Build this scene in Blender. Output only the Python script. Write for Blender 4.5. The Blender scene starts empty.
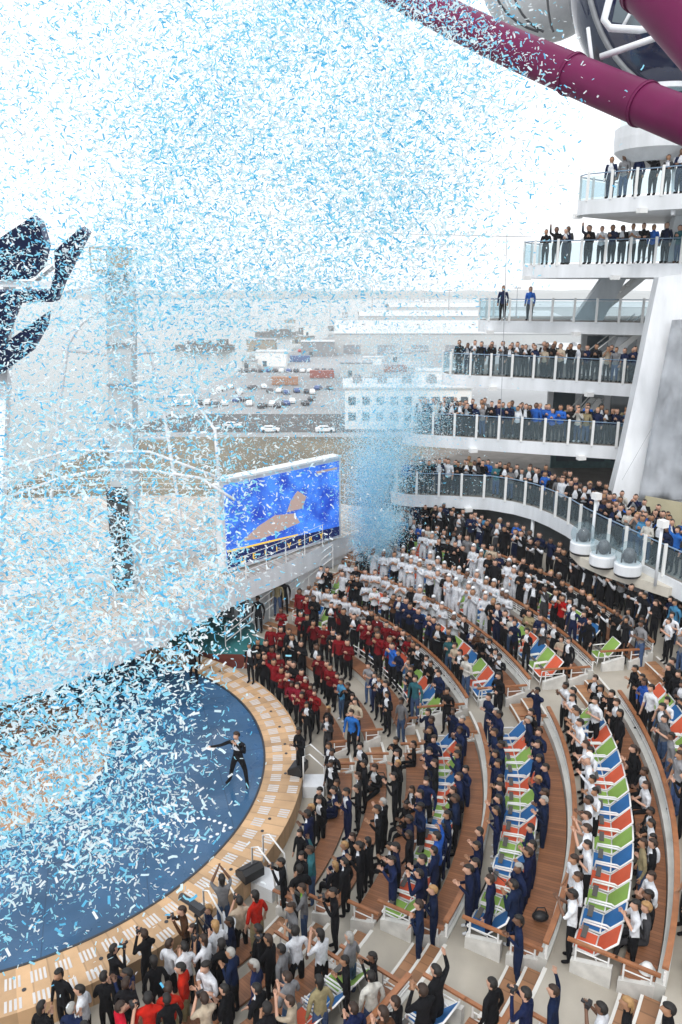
import bpy, bmesh, math, random
import numpy as np
from mathutils import Vector, Matrix
random.seed(7); RS = np.random.RandomState(11)
sc = bpy.context.scene; col = sc.collection
PI = math.pi; R = math.radians
H = 15.0; FPX = 780.0; PITCH = math.atan(224/FPX); CP, SP = math.cos(PITCH), math.sin(PITCH)
CX, CY = -10.73, 21.86                       # centre of the round stage

# ---------------------------------------------------------------- helpers
def tag(o, label=None, cat=None, group=None, kind=None):
    if label: o['label'] = label
    if cat: o['category'] = cat
    if group: o['group'] = group
    if kind: o['kind'] = kind
    return o
def ray(px, py):
    x = (px-341)/FPX; y = -(py-512)/FPX
    return Vector((x, CP+y*SP, -SP+y*CP))
def at(px, py, z):                           # where the sight line meets height z
    d = ray(px, py); return Vector((0, 0, H)) + d*((z-H)/d.z)
def atd(px, py, t):                          # point at depth t metres
    return Vector((0, 0, H)) + ray(px, py)*t
def wloc(o):
    v = Vector((0, 0, 0))
    while o: v += o.location; o = o.parent
    return v
def pol(r, deg, z=0):
    return Vector((CX+r*math.cos(R(deg)), CY+r*math.sin(R(deg)), z))

class MB:
    def __init__(s): s.v = []; s.f = []; s.m = []
    def add(s, vs, fs, m=0):
        b = len(s.v); s.v += [tuple(v) for v in vs]; s.f += [tuple(i+b for i in f) for f in fs]; s.m += [m]*len(fs)
    def box(s, c, size, rz=0, m=0, M=None):
        x, y, z = size[0]/2, size[1]/2, size[2]/2
        vs = [Vector((a, b, d)) for a in (-x, x) for b in (-y, y) for d in (-z, z)]
        T = M if M is not None else (Matrix.Translation(Vector(c)) @ Matrix.Rotation(rz, 4, 'Z'))
        s.add([T @ v for v in vs], [(0,1,3,2),(4,6,7,5),(0,4,5,1),(2,3,7,6),(0,2,6,4),(1,5,7,3)], m)
    def bar(s, a, b, w, h=None, m=0):         # rectangular bar from a to b
        a = Vector(a); b = Vector(b); d = b-a; L = d.length; h = h or w
        q = d.to_track_quat('Z', 'Y').to_matrix().to_4x4()
        s.box(None, (w, h, L), m=m, M=Matrix.Translation((a+b)/2) @ q)
    def tube(s, pts, r, n=8, m=0, cap=True, radii=None):
        pts = [Vector(p) for p in pts]; rings = []; up = None
        for i, p in enumerate(pts):
            d = (pts[min(i+1, len(pts)-1)]-pts[max(i-1, 0)]).normalized()
            if up is None: up = Vector((0, 0, 1)) if abs(d.z) < .9 else Vector((1, 0, 0))
            a = d.cross(up).normalized(); b = a.cross(d).normalized(); up = b
            rr = radii[i] if radii else r
            rings.append([p+(a*math.cos(2*PI*k/n)+b*math.sin(2*PI*k/n))*rr for k in range(n)])
        vs = [v for g in rings for v in g]; fs = []
        for i in range(len(pts)-1):
            for k in range(n): fs.append((i*n+k, i*n+(k+1) % n, (i+1)*n+(k+1) % n, (i+1)*n+k))
        if cap: fs.append(tuple(range(n-1, -1, -1))); fs.append(tuple((len(pts)-1)*n+k for k in range(n)))
        s.add(vs, fs, m)
    def lathe(s, c, prof, n=24, m=0, ax=None):
        c = Vector(c); vs = []; fs = []
        T = ax if ax is not None else Matrix.Identity(3)
        for r, z in prof:
            for k in range(n): vs.append(c + T @ Vector((r*math.cos(2*PI*k/n), r*math.sin(2*PI*k/n), z)))
        for i in range(len(prof)-1):
            for k in range(n): fs.append((i*n+k, i*n+(k+1) % n, (i+1)*n+(k+1) % n, (i+1)*n+k))
        fs.append(tuple(range(n-1, -1, -1))); fs.append(tuple((len(prof)-1)*n+k for k in range(n)))
        s.add(vs, fs, m)
    def arcbox(s, r0, r1, z0, z1, a0, a1, m=0, step=1.2, mtop=None):
        n = max(2, int(abs(a1-a0)/step)+1); vs = []; fs = []; top = []
        for i in range(n+1):
            a = a0+(a1-a0)*i/n
            vs += [pol(r0, a, z0), pol(r1, a, z0), pol(r1, a, z1), pol(r0, a, z1)]
        for i in range(n):
            b = i*4
            fs += [(b, b+4, b+5, b+1), (b+1, b+5, b+6, b+2), (b+3, b+7, b+4, b)]; top.append((b+2, b+6, b+7, b+3))
        fs += [(0, 1, 2, 3), (n*4+3, n*4+2, n*4+1, n*4)]
        s.add(vs, fs, m); s.add(vs, top, m if mtop is None else mtop)
    def prism(s, poly, z0, z1, m=0, mside=None):
        n = len(poly); vs = [(p[0], p[1], z0) for p in poly]+[(p[0], p[1], z1) for p in poly]
        s.add(vs, [tuple(range(n-1, -1, -1)), tuple(range(n, 2*n))], m)
        s.add(vs, [(i, (i+1) % n, n+(i+1) % n, n+i) for i in range(n)], m if mside is None else mside)
    def slab(s, poly, off, m=0, mside=None):   # 3-D polygon with thickness vector off
        n = len(poly); vs = [Vector(p) for p in poly]+[Vector(p)+Vector(off) for p in poly]
        s.add(vs, [tuple(range(n-1, -1, -1)), tuple(range(n, 2*n))], m)
        s.add(vs, [(i, (i+1) % n, n+(i+1) % n, n+i) for i in range(n)], m if mside is None else mside)
    def ell(s, c, r, nu=16, nv=10, m=0, v0=0, v1=PI):
        c = Vector(c); vs = []; fs = []
        for j in range(nv+1):
            t = v0+(v1-v0)*j/nv
            for i in range(nu): p = 2*PI*i/nu; vs.append(c+Vector((r[0]*math.sin(t)*math.cos(p), r[1]*math.sin(t)*math.sin(p), r[2]*math.cos(t))))
        for j in range(nv):
            for i in range(nu): fs.append((j*nu+i, (j+1)*nu+i, (j+1)*nu+(i+1) % nu, j*nu+(i+1) % nu))
        s.add(vs, fs, m)
    def build(s, name, mats, parent=None, smooth=False, kind=None):
        me = bpy.data.meshes.new(name); off = wloc(parent) if parent else Vector((0, 0, 0))
        me.from_pydata([(v[0]-off.x, v[1]-off.y, v[2]-off.z) for v in s.v], [], s.f)
        if not isinstance(mats, (list, tuple)): mats = [mats]
        for mm in mats: me.materials.append(mm)
        me.polygons.foreach_set('material_index', s.m)
        if smooth: me.polygons.foreach_set('use_smooth', [True]*len(s.f))
        bm = bmesh.new(); bm.from_mesh(me); bmesh.ops.recalc_face_normals(bm, faces=bm.faces); bm.to_mesh(me); bm.free()
        me.update()
        o = bpy.data.objects.new(name, me); col.objects.link(o); o.parent = parent
        if kind: o['kind'] = kind
        return o
def empty(name, loc, label=None, cat=None, group=None):
    o = bpy.data.objects.new(name, None); col.objects.link(o); o.location = loc; o.empty_display_size = .1
    return tag(o, label, cat, group)
KIDS = {}
def copy_tree(o, parent=None):
    c = o.copy(); col.objects.link(c); c.parent = parent
    if o not in KIDS: KIDS[o] = list(o.children)
    for ch in KIDS[o]: copy_tree(ch, c)
    return c

# ---------------------------------------------------------------- materials
M = {}
def mat(name, c, rough=.6, var=.12, scale=3.0, metal=0, spec=.4, bump=0, emit=None, coat=0):
    if name in M: return M[name]
    m = bpy.data.materials.new(name); m.use_nodes = True; nt = m.node_tree; b = nt.nodes['Principled BSDF']
    b.inputs['Roughness'].default_value = rough; b.inputs['Metallic'].default_value = metal
    b.inputs['Specular IOR Level'].default_value = spec; b.inputs['Coat Weight'].default_value = coat
    if var or bump:
        tc = nt.nodes.new('ShaderNodeNewGeometry'); n = nt.nodes.new('ShaderNodeTexNoise'); n.inputs['Scale'].default_value = scale; n.inputs['Detail'].default_value = 5
        nt.links.new(tc.outputs['Position'], n.inputs['Vector'])
        r = nt.nodes.new('ShaderNodeValToRGB'); r.color_ramp.elements[0].position = .3; r.color_ramp.elements[1].position = .72
        r.color_ramp.elements[0].color = [x*(1-var) for x in c]+[1]; r.color_ramp.elements[1].color = [min(1, x*(1+var)) for x in c]+[1]
        nt.links.new(n.outputs['Fac'], r.inputs['Fac']); nt.links.new(r.outputs['Color'], b.inputs['Base Color'])
        if bump:
            bp = nt.nodes.new('ShaderNodeBump'); bp.inputs['Strength'].default_value = bump; bp.inputs['Distance'].default_value = .03
            nt.links.new(n.outputs['Fac'], bp.inputs['Height']); nt.links.new(bp.outputs['Normal'], b.inputs['Normal'])
    else: b.inputs['Base Color'].default_value = (*c, 1)
    if emit: b.inputs['Emission Color'].default_value = (*c, 1); b.inputs['Emission Strength'].default_value = emit
    M[name] = m; return m
def N(nt, t, **k):
    n = nt.nodes.new(t)
    for a, v in k.items(): setattr(n, a, v)
    return n
def mth(nt, op, a, b=None):
    n = N(nt, 'ShaderNodeMath', operation=op)
    for i, x in enumerate((a, b)):
        if x is None: continue
        if isinstance(x, (int, float)): n.inputs[i].default_value = x
        else: nt.links.new(x, n.inputs[i])
    return n.outputs[0]
def teak(name, c, kang=None, pitch=.12, rough=.5, seam=.35):
    """planks: radial round the stage when kang is set, else straight strips"""
    m = bpy.data.materials.new(name); m.use_nodes = True; nt = m.node_tree; b = nt.nodes['Principled BSDF']; b.inputs['Roughness'].default_value = rough
    g = N(nt, 'ShaderNodeNewGeometry'); sx = N(nt, 'ShaderNodeSeparateXYZ'); nt.links.new(g.outputs['Position'], sx.inputs[0])
    if kang:
        u = mth(nt, 'MULTIPLY', mth(nt, 'ARCTAN2', mth(nt, 'SUBTRACT', sx.outputs[1], CY), mth(nt, 'SUBTRACT', sx.outputs[0], CX)), kang)
    else: u = mth(nt, 'DIVIDE', mth(nt, 'ADD', mth(nt, 'MULTIPLY', sx.outputs[0], .8), mth(nt, 'MULTIPLY', sx.outputs[1], .6)), pitch)
    fr = mth(nt, 'FRACT', u); fl = mth(nt, 'FLOOR', u)
    wn = N(nt, 'ShaderNodeTexWhiteNoise', noise_dimensions='1D'); nt.links.new(fl, wn.inputs['W'])
    no = N(nt, 'ShaderNodeTexNoise'); no.inputs['Scale'].default_value = 2.2; no.inputs['Detail'].default_value = 6; nt.links.new(g.outputs['Position'], no.inputs['Vector'])
    f = mth(nt, 'ADD', mth(nt, 'MULTIPLY', wn.outputs[0], .5), mth(nt, 'MULTIPLY', no.outputs['Fac'], .7))
    r = N(nt, 'ShaderNodeValToRGB'); r.color_ramp.elements[0].position = .15; r.color_ramp.elements[1].position = 1.
    r.color_ramp.elements[0].color = [x*.62 for x in c]+[1]; r.color_ramp.elements[1].color = [min(1, x*1.3) for x in c]+[1]
    nt.links.new(f, r.inputs['Fac'])
    se = mth(nt, 'LESS_THAN', fr, .1); mx = N(nt, 'ShaderNodeMix', data_type='RGBA')
    nt.links.new(mth(nt, 'MULTIPLY', se, 1-seam), mx.inputs[0]); nt.links.new(r.outputs[0], mx.inputs[6]); mx.inputs[7].default_value = (c[0]*.2, c[1]*.2, c[2]*.2, 1)
    nt.links.new(mx.outputs[2], b.inputs['Base Color']); M[name] = m; return m

white = mat('ship_white', (.76, .78, .81), .38, .05, 1.3)
_n = white.node_tree; _t = [x for x in _n.nodes if x.type == 'TEX_NOISE'][0]; _mp = N(_n, 'ShaderNodeMapping'); _mp.inputs['Scale'].default_value = (1.6, 1.6, .16)
_n.links.new([x for x in _n.nodes if x.type == 'NEW_GEOMETRY'][0].outputs['Position'], _mp.inputs[0]); _n.links.new(_mp.outputs[0], _t.inputs['Vector'])
_rr = [x for x in _n.nodes if x.type == 'VALTORGB'][0]; _rr.color_ramp.elements[0].color = (.62, .64, .66, 1); _rr.color_ramp.elements[0].position = .22
white2 = mat('frame_white', (.8, .8, .79), .35, 0)
cream = mat('deck_cream', (.39, .355, .30), .75, .16, .8)
wallgrey = mat('wall_grey', (.55, .55, .52), .6, .12, 2)
bench_wood = teak('bench_teak', (.27, .112, .05), kang=190)
tread_wood = teak('tread_teak', (.33, .165, .08), kang=60, seam=.6)
rim_wood = teak('rim_wood', (.52, .33, .18), kang=24, rough=.6, seam=.7)
deck_wood = teak('deck_teak', (.5, .46, .42), pitch=.35, rough=.7)
rail_wood = mat('rail_wood', (.33, .135, .06), .4, .2, 6)
blue = mat('stage_blue', (.03, .092, .185), .5, .25, .6)
_n = blue.node_tree; _b = _n.nodes['Principled BSDF']; _g = N(_n, 'ShaderNodeNewGeometry'); _s = N(_n, 'ShaderNodeSeparateXYZ'); _n.links.new(_g.outputs['Position'], _s.inputs[0])
_l1 = mth(_n, 'LESS_THAN', mth(_n, 'FRACT', mth(_n, 'MULTIPLY', mth(_n, 'ADD', _s.outputs[0], mth(_n, 'MULTIPLY', _s.outputs[1], .3)), .38)), .012)
_l2 = mth(_n, 'LESS_THAN', mth(_n, 'FRACT', mth(_n, 'MULTIPLY', mth(_n, 'SUBTRACT', _s.outputs[1], mth(_n, 'MULTIPLY', _s.outputs[0], .3)), .25)), .01)
_x = N(_n, 'ShaderNodeMix', data_type='RGBA'); _n.links.new(mth(_n, 'MULTIPLY', mth(_n, 'MAXIMUM', _l1, _l2), .45), _x.inputs[0]); _n.links.new(_b.inputs['Base Color'].links[0].from_socket, _x.inputs[6]); _x.inputs[7].default_value = (.008, .02, .05, 1); _n.links.new(_x.outputs[2], _b.inputs['Base Color'])
_w = N(_n, 'ShaderNodeTexNoise'); _w.inputs['Scale'].default_value = .9; _w.inputs['Detail'].default_value = 6; _n.links.new(_g.outputs['Position'], _w.inputs['Vector']); _r = N(_n, 'ShaderNodeMapRange'); _r.inputs['From Min'].default_value = .42; _r.inputs['From Max'].default_value = .6; _r.inputs['To Min'].default_value = .16; _r.inputs['To Max'].default_value = .6
_n.links.new(_w.outputs['Fac'], _r.inputs['Value']); _n.links.new(_r.outputs[0], _b.inputs['Roughness'])
dark = mat('dark_metal', (.03, .033, .04), .5, .1)
black = mat('black_plastic', (.015, .015, .017), .45, 0)
steel = mat('grey_steel', (.3, .31, .33), .45, .15, 2, metal=.3)
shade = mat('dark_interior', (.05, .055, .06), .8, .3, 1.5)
teal = mat('teal_pool', (.04, .2, .21), .25, .2, 1)
redm = mat('red_side', (.16, .04, .03), .5, .15)
navy = mat('navy_gloss', (.01, .018, .06), .12, .1, 1, spec=.7, coat=.6)
purple = mat('slide_purple', (.13, .002, .055), .42, .15, .7, spec=.2)
tarp = mat('tarp_grey', (.33, .35, .38), .6, .18, .9, bump=1.0)
beige = mat('beige_panel', (.33, .30, .2), .7, .12, 1)
glassm = bpy.data.materials.new('balustrade_glass'); glassm.use_nodes = True
_nt = glassm.node_tree; _b = _nt.nodes['Principled BSDF']; _b.inputs['Base Color'].default_value = (.55, .68, .74, 1); _b.inputs['Roughness'].default_value = .05
_t = N(_nt, 'ShaderNodeBsdfTransparent'); _t.inputs[0].default_value = (.86, .92, .94, 1); _m = N(_nt, 'ShaderNodeMixShader'); _m.inputs[0].default_value = .07
_nt.links.new(_t.outputs[0], _m.inputs[1]); _nt.links.new(_b.outputs[0], _m.inputs[2]); _nt.links.new(_m.outputs[0], _nt.nodes['Material Output'].inputs[0])
winm = mat('window_glass', (.06, .09, .11), .08, .2, .4, spec=.8)

# ---------------------------------------------------------------- stage and terraces (setting)
def disc(name, r0, r1, a0, a1, z0, z1, mt, step=1.5):
    b = MB(); b.arcbox(r0, r1, z0, z1, a0, a1, step=step); return b.build(name, mt, kind='structure')
b = MB(); poly = [pol(8.22, a) for a in np.arange(0, 360, 2.)]
b.prism(poly, -.6, 0, 0); b.build('stage_floor', blue, kind='structure')
# pale timber rim with two rings of drain grilles
b = MB(); b.arcbox(8.25, 9.5, -.62, .03, -100, 75, 0)
for a in np.arange(-96, 70, 3.6):
    for r, w in ((8.5, .33), (9.12, .3)):
        if random.random() < .93:
            for q in range(4):
                d = a-1.0+q*.62; b.arcbox(r, r+w, .03, .036, d, d+.36, 1, step=5)
    if random.random() < .5: b.lathe(pol(8.95, a+1.6, .03), [(.05, 0), (.05, .012)], 8, 2)
b.build('stage_rim', [rim_wood, mat('grille_pale', (.58, .56, .55), .5, .1), dark], kind='structure')
b = MB(); b.arcbox(8.2, 8.26, -.1, .045, -100, 75, 0); b.build('stage_edge_strip', dark, kind='structure')
wp = [pol(4.2, a) for a in np.arange(0, 360, 4.)]
b = MB(); b.prism([(p.x-1.2, p.y+.6) for p in wp], 0.0, .012); b.build('stage_timber_floor', teak('stage_timber', (.42, .25, .15), pitch=.4, rough=.6), kind='structure')
b = MB()
for x, y, w, h in ((-11.6, 23.3, 1.6, .8), (-12.4, 21.2, 1.2, 1.4), (-10.6, 21.9, .9, .6), (-10.1, 24.2, 1., .5)): b.box((x, y, .02), (w, h, .012), .5)
b.build('stage_floor_hatch', shade, kind='structure')
b = MB()
for i in range(13):
    t = i/12
    b.lathe(Vector((-5.2+2.0*t, 19.15+.42*math.sin(PI*t), .003)), [(.055, 0), (.055, .008)], 10)
    if 0 < i < 12: b.lathe(Vector((-5.2+2.0*t, 19.15-.55*math.sin(PI*t), .003)), [(.055, 0), (.055, .008)], 10)
b.box((-5.35, 19.95, .006), (.26, .34, .01), .3)
b.build('stage_marking', mat('marking_white', (.7, .74, .78), .5, 0), kind='structure')

A0, A1 = -78, 56
LV = [(9.5, 11.1, -.6), (11.1, 12.2, -.25), (12.2, 13.4, .1), (13.4, 15.25, .5), (15.25, 17.45, 1.05), (17.45, 19.7, 1.6), (19.7, 21.85, 2.15), (21.85, 24.8, 2.7)]
def zf(r):
    for a, c, z in LV:
        if r < c: return z if r > a else 0
    return 2.7
b = MB()
for r0, r1, z in LV: b.arcbox(r0, r1, -1.5, z, A0, A1 if r0 > 12 else 60, 0, step=2)
b.build('seating_terrace', cream, kind='structure')
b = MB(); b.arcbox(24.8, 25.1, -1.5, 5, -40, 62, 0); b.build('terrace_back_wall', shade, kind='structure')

# aisle steps, one flight per stair aisle
nosing = mat('nosing_white', (.66, .64, .6), .5, .05)
AIS = [(-36.5, -31.2, 'lower'), (2.0, 7.4, 'upper'), (52.3, 56.5, 'far')]
for a0, a1, nm in AIS:
    e = empty('stair_flight', pol(14, (a0+a1)/2, 0), {'lower': 'broad timber and cream aisle steps nearest the camera with white nosings', 'upper': 'timber aisle steps between the loungers halfway round the seating', 'far': 'timber steps climbing beside the white wall under the big screen'}[nm], 'steps', 'aisle stairs')
    w = MB(); nz = MB(); pr = (a1-a0)
    for i in range(1, len(LV)):
        r0, _, z = LV[i]; zl = LV[i-1][2]; h = z-zl
        k = 2 if h > .4 else 1
        for q in range(k):
            ra, rb = r0-.78+q*.39 if k == 2 else r0-.42, r0-.78+(q+1)*.39 if k == 2 else r0
            zt = zl+h*(q+1)/(k+1)
            w = MB(); w.arcbox(ra, r0-.002, zl-.01+q*.01, zt, a0+.05, a1-.05, 0); w.arcbox(ra-.02, ra+.04, zt, zt+.012, a0+.1, a1-.1, 1); w.build('tread', [tread_wood, nosing], e)
        w = MB(); w.arcbox(r0-.03, r0+.05, z, z+.012, a0+.1, a1-.1); w.build('nosing', nosing, e)

SECT = [(-70, -37, 'on the camera side of the lower stairs'), (-30.8, 1.6, 'between the two stair aisles'), (7.8, 52, 'beyond the upper stairs')]
SN = ['camera-side block', 'middle block', 'far block']
BN = {11.1: 'first', 12.2: 'second', 13.4: 'third', 15.25: 'fourth', 17.45: 'fifth', 19.7: 'sixth', 21.85: 'seventh'}
def end_unit(parent, r0, r1, z, a, s):
    """white end panel with timber hand rail at a row end; s = direction along the arc"""
    d = .12/r0*57.3*s
    p = MB(); a0, a1 = sorted((a, a+d)); p.arcbox(r0, r1, z, z+.3, a0, a1, step=9)
    vs = [pol(r0, a0, z+.3), pol(r1, a0, z+.3), pol(r1, a0, z+.5), pol(r0, a1, z+.3), pol(r1, a1, z+.3), pol(r1, a1, z+.5)]
    p.add(vs, [(0, 1, 2), (3, 5, 4), (0, 3, 4, 1), (1, 4, 5, 2), (2, 5, 3, 0)])
    am = (a0+a1)/2
    pp = p.build('end_panel', mat('panel_white', (.62, .61, .58), .5, .15, 4), parent)
    g = MB()
    for r in (r0+.08, r1-.08): g.tube([pol(r, am, z+.28), pol(r, am, z+.72)], .022, 6)
    g.tube([pol(r0+.08, am, z+.55), pol(r1-.08, am, z+.55)], .015, 6); g.build('post', white2, pp)
    g = MB(); g.bar(pol(r0-.1, am, z+.75), pol(r1+.08, am, z+.75), .08, .05); g.build('hand_rail', rail_wood, pp)
for si, (s0, s1, sd) in enumerate(SECT):
    for i in range(0, 7):
        r0, r1, z = LV[i]; wdt = .52 if i < 2 else (.6 if i == 2 else (.5 if i == 3 else .62)); off = .02 if i < 3 else .22
        if i == 6 and si == 0: continue
        if si == 2 and i < 2: e1 = 50
        else: e1 = s1
        e = empty('curved_bench', pol(r1-.5, (s0+e1)/2, z), f'{BN[r1]} curved slatted teak bench from the stage, {SN[si]}', 'bench', 'curved teak benches of the theatre')
        q = MB(); q.arcbox(r1-off-wdt, r1-off, z+.36, z+.42, s0+.3, e1-.3, 0); q.build('seat', bench_wood, e)
        q = MB(); q.arcbox(r1-off-wdt+.08, r1-off-.02, z, z+.36, s0+.35, e1-.35, 0); q.build('bench_base', wallgrey, e)
        end_unit(e, r1-off-wdt-.03, r1-off+.02, z, s0, 1); end_unit(e, r1-off-wdt-.03, r1-off+.02, z, e1, -1)
        if i >= 3:                                # wall and railing to the next tier
            zn = LV[i+1][2]; f = empty('curved_railing', pol(r1, (s0+e1)/2, zn), f'curved white slatted railing with timber top behind the {BN[r1]} bench, {SN[si]}', 'railing', 'curved tier railings')
            q = MB(); q.arcbox(r1-.2, r1-.002, z, zn+.06, s0, e1); q.build('parapet', wallgrey, f)
            q = MB()
            for zz in (.16, .25, .34): q.arcbox(r1-.075, r1-.05, zn+zz, zn+zz+.035, s0, e1, 0)
            q.build('rail_slat', white2, f)
            q = MB(); q.arcbox(r1-.12, r1-.0, zn+.44, zn+.5, s0, e1, 0); q.build('hand_rail', rail_wood, f)
            for a in np.arange(s0+.1, e1, 1.1/r1*57.3): q = MB(); q.bar(pol(r1-.05, a, zn+.06), pol(r1-.05, a, zn+.44), .04); q.build('post', white2, f)
        elif i < 3:
            pass

# ---------------------------------------------------------------- loungers
FAB = [('green', mat('sling_green', (.24, .40, .08), .7, .08)), ('blue', mat('sling_blue', (.015, .13, .36), .7, .08)), ('orange', mat('sling_orange', (.62, .10, .04), .7, .08))]
def make_chair(cn, fm):
    e = empty('deck_chair', (0, 0, 0)); w = .285               # local +x points away from the stage
    f = MB()
    for s in (-w, w):
        f.tube([(-.44, s, .36), (0, s, .33), (.42, s, .84)], .022, 6)
        f.tube([(-.42, s, 0), (-.38, s, .36)], .02, 6); f.tube([(.12, s, 0), (.02, s, .33)], .02, 6)
        f.tube([(-.38, s, .36), (-.36, s, .56), (.1, s, .58), (.2, s, .53)], .022, 6)
    f.tube([(-.44, -w, .36), (-.44, w, .36)], .022, 6); f.tube([(.42, -w, .84), (.42, w, .84)], .022, 6); f.tube([(-.02, -w, .33), (-.02, w, .33)], .02, 6)
    f.tube([(-.44, -w, .15), (-.44, w, .15)], .015, 6)
    f.build('frame', white2, e, smooth=True)
    b = MB(); b.slab([(-.42, -w+.02, .355), (-.02, -w+.02, .325), (-.02, w-.02, .325), (-.42, w-.02, .355)], (0, 0, .012)); b.build('seat', fm, e)
    b = MB(); b.slab([(.01, -w+.02, .345), (.4, -w+.02, .83), (.4, w-.02, .83), (.01, w-.02, .345)], (-.01, 0, .012)); b.build('backrest', fm, e)
    b = MB(); b.box((-.27, 0, .575), (.11, .34, .015)); b.build('tray', mat('tray_grey', (.09, .085, .08), .6, .1), e)
    return e
protos = [make_chair(*f) for f in FAB]; used = [False]*3
ORD = 'zeroth first second third fourth fifth sixth seventh eighth ninth tenth eleventh twelfth thirteenth fourteenth fifteenth sixteenth seventeenth eighteenth nineteenth twentieth'.split()
def ordw(n):
    if n <= 20: return ORD[n]
    t = {2: 'twenty', 3: 'thirty', 4: 'forty', 5: 'fifty'}[n//10]
    return {2: 'twentieth', 3: 'thirtieth', 4: 'fortieth', 5: 'fiftieth'}[n//10] if n % 10 == 0 else t+'-'+ORD[n % 10]
SFROM = ['camera-side stair edge', 'lower stairs', 'upper stairs']
LR = [13.96, 16.05, 18.3, 20.4]
for li, r in enumerate(LR):
    z = zf(r)
    for si, (s0, s1, sd) in enumerate(SECT):
        if si == 0 and li > 2: continue
        p = .65/r*57.3; a = s0+1.9 if si else s1-1.9; k = 0; sg = 1 if si else -1
        while (a < s1-1 if si else a > -58):
            ci = (k*2+li) % 3 if si == 1 else (k+li) % 3
            if si == 2 and a > 50: break
            if used[ci]: o = copy_tree(protos[ci])
            else: o = protos[ci]; used[ci] = True
            o.location = pol(r, a, z); o.rotation_euler = (0, 0, R(a+random.uniform(-2, 2)))
            tag(o, f'{FAB[ci][0]} sling deck chair, {ordw(k+1)} from the {SFROM[si]} in the {ORD[li+1]} chair row', 'deck chair', 'coloured deck chairs in curved rows')
            a += sg*p; k += 1
            if si == 2 and random.random() < .1: a += sg*p
        if True:
            e = empty('row_end_panel', pol(r, s0, z), f'white panel with timber rail closing the {ORD[li+1]} deck chair row, {SN[si]}', 'panel', 'row end panels')
            end_unit(e, r-.4, r+.4, z, s0 if si else s1, 1 if si else -1)

# ---------------------------------------------------------------- people
skins = [mat('skin_%s' % n, c, .55, 0) for n, c in (('light', (.52, .30, .21)), ('tan', (.36, .19, .11)), ('brown', (.15, .075, .045)))]
def cm(name, c):
    m = mat('cloth_'+name, c, .9, .22, 11, spec=.12, bump=.9); nt = m.node_tree; b = nt.nodes['Principled BSDF']
    l = b.inputs['Base Color'].links[0]; src = l.from_socket; hs = N(nt, 'ShaderNodeHueSaturation'); oi = N(nt, 'ShaderNodeObjectInfo'); ge = N(nt, 'ShaderNodeNewGeometry')
    f = mth(nt, 'FRACT', mth(nt, 'ADD', mth(nt, 'MULTIPLY', oi.outputs['Random'], 7.3), ge.outputs['Random Per Island']))
    nt.links.new(mth(nt, 'ADD', mth(nt, 'MULTIPLY', f, .55), .68) if c[0] < .5 or c[1] < .3 else mth(nt, 'ADD', mth(nt, 'MULTIPLY', f, .22), .8), hs.inputs['Value']); nt.links.new(src, hs.inputs['Color']); nt.links.new(hs.outputs[0], b.inputs['Base Color'])
    nt.links.new(mth(nt, 'ADD', mth(nt, 'MULTIPLY', oi.outputs['Random'], .016), .492), hs.inputs['Hue'])
    return m
CL = {k: cm(k, c) for k, c in dict(navy=(.008, .015, .05), black=(.008, .008, .01), white=(.7, .72, .76), maroon=(.17, .006, .012), red=(.42, .008, .012),
      blue=(.02, .11, .42), grey=(.2, .2, .21), khaki=(.28, .23, .13), beige=(.45, .37, .28), cream=(.62, .6, .55), teal=(.03, .12, .14), brown=(.09, .04, .02),
      orange=(.6, .09, .03), denim=(.05, .09, .18), lime=(.22, .5, .06), skyblue=(.08, .28, .5), darkgrey=(.05, .05, .055), green=(.04, .1, .04)).items()}
HAIR = [mat('hair_%s' % n, c, .6, .2, 20) for n, c in (('black', (.01, .008, .007)), ('brown', (.028, .014, .008)), ('blond', (.35, .2, .08)), ('grey', (.3, .29, .27)))]
HN = ['black-haired', 'brown-haired', 'blond', 'grey-haired']
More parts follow.
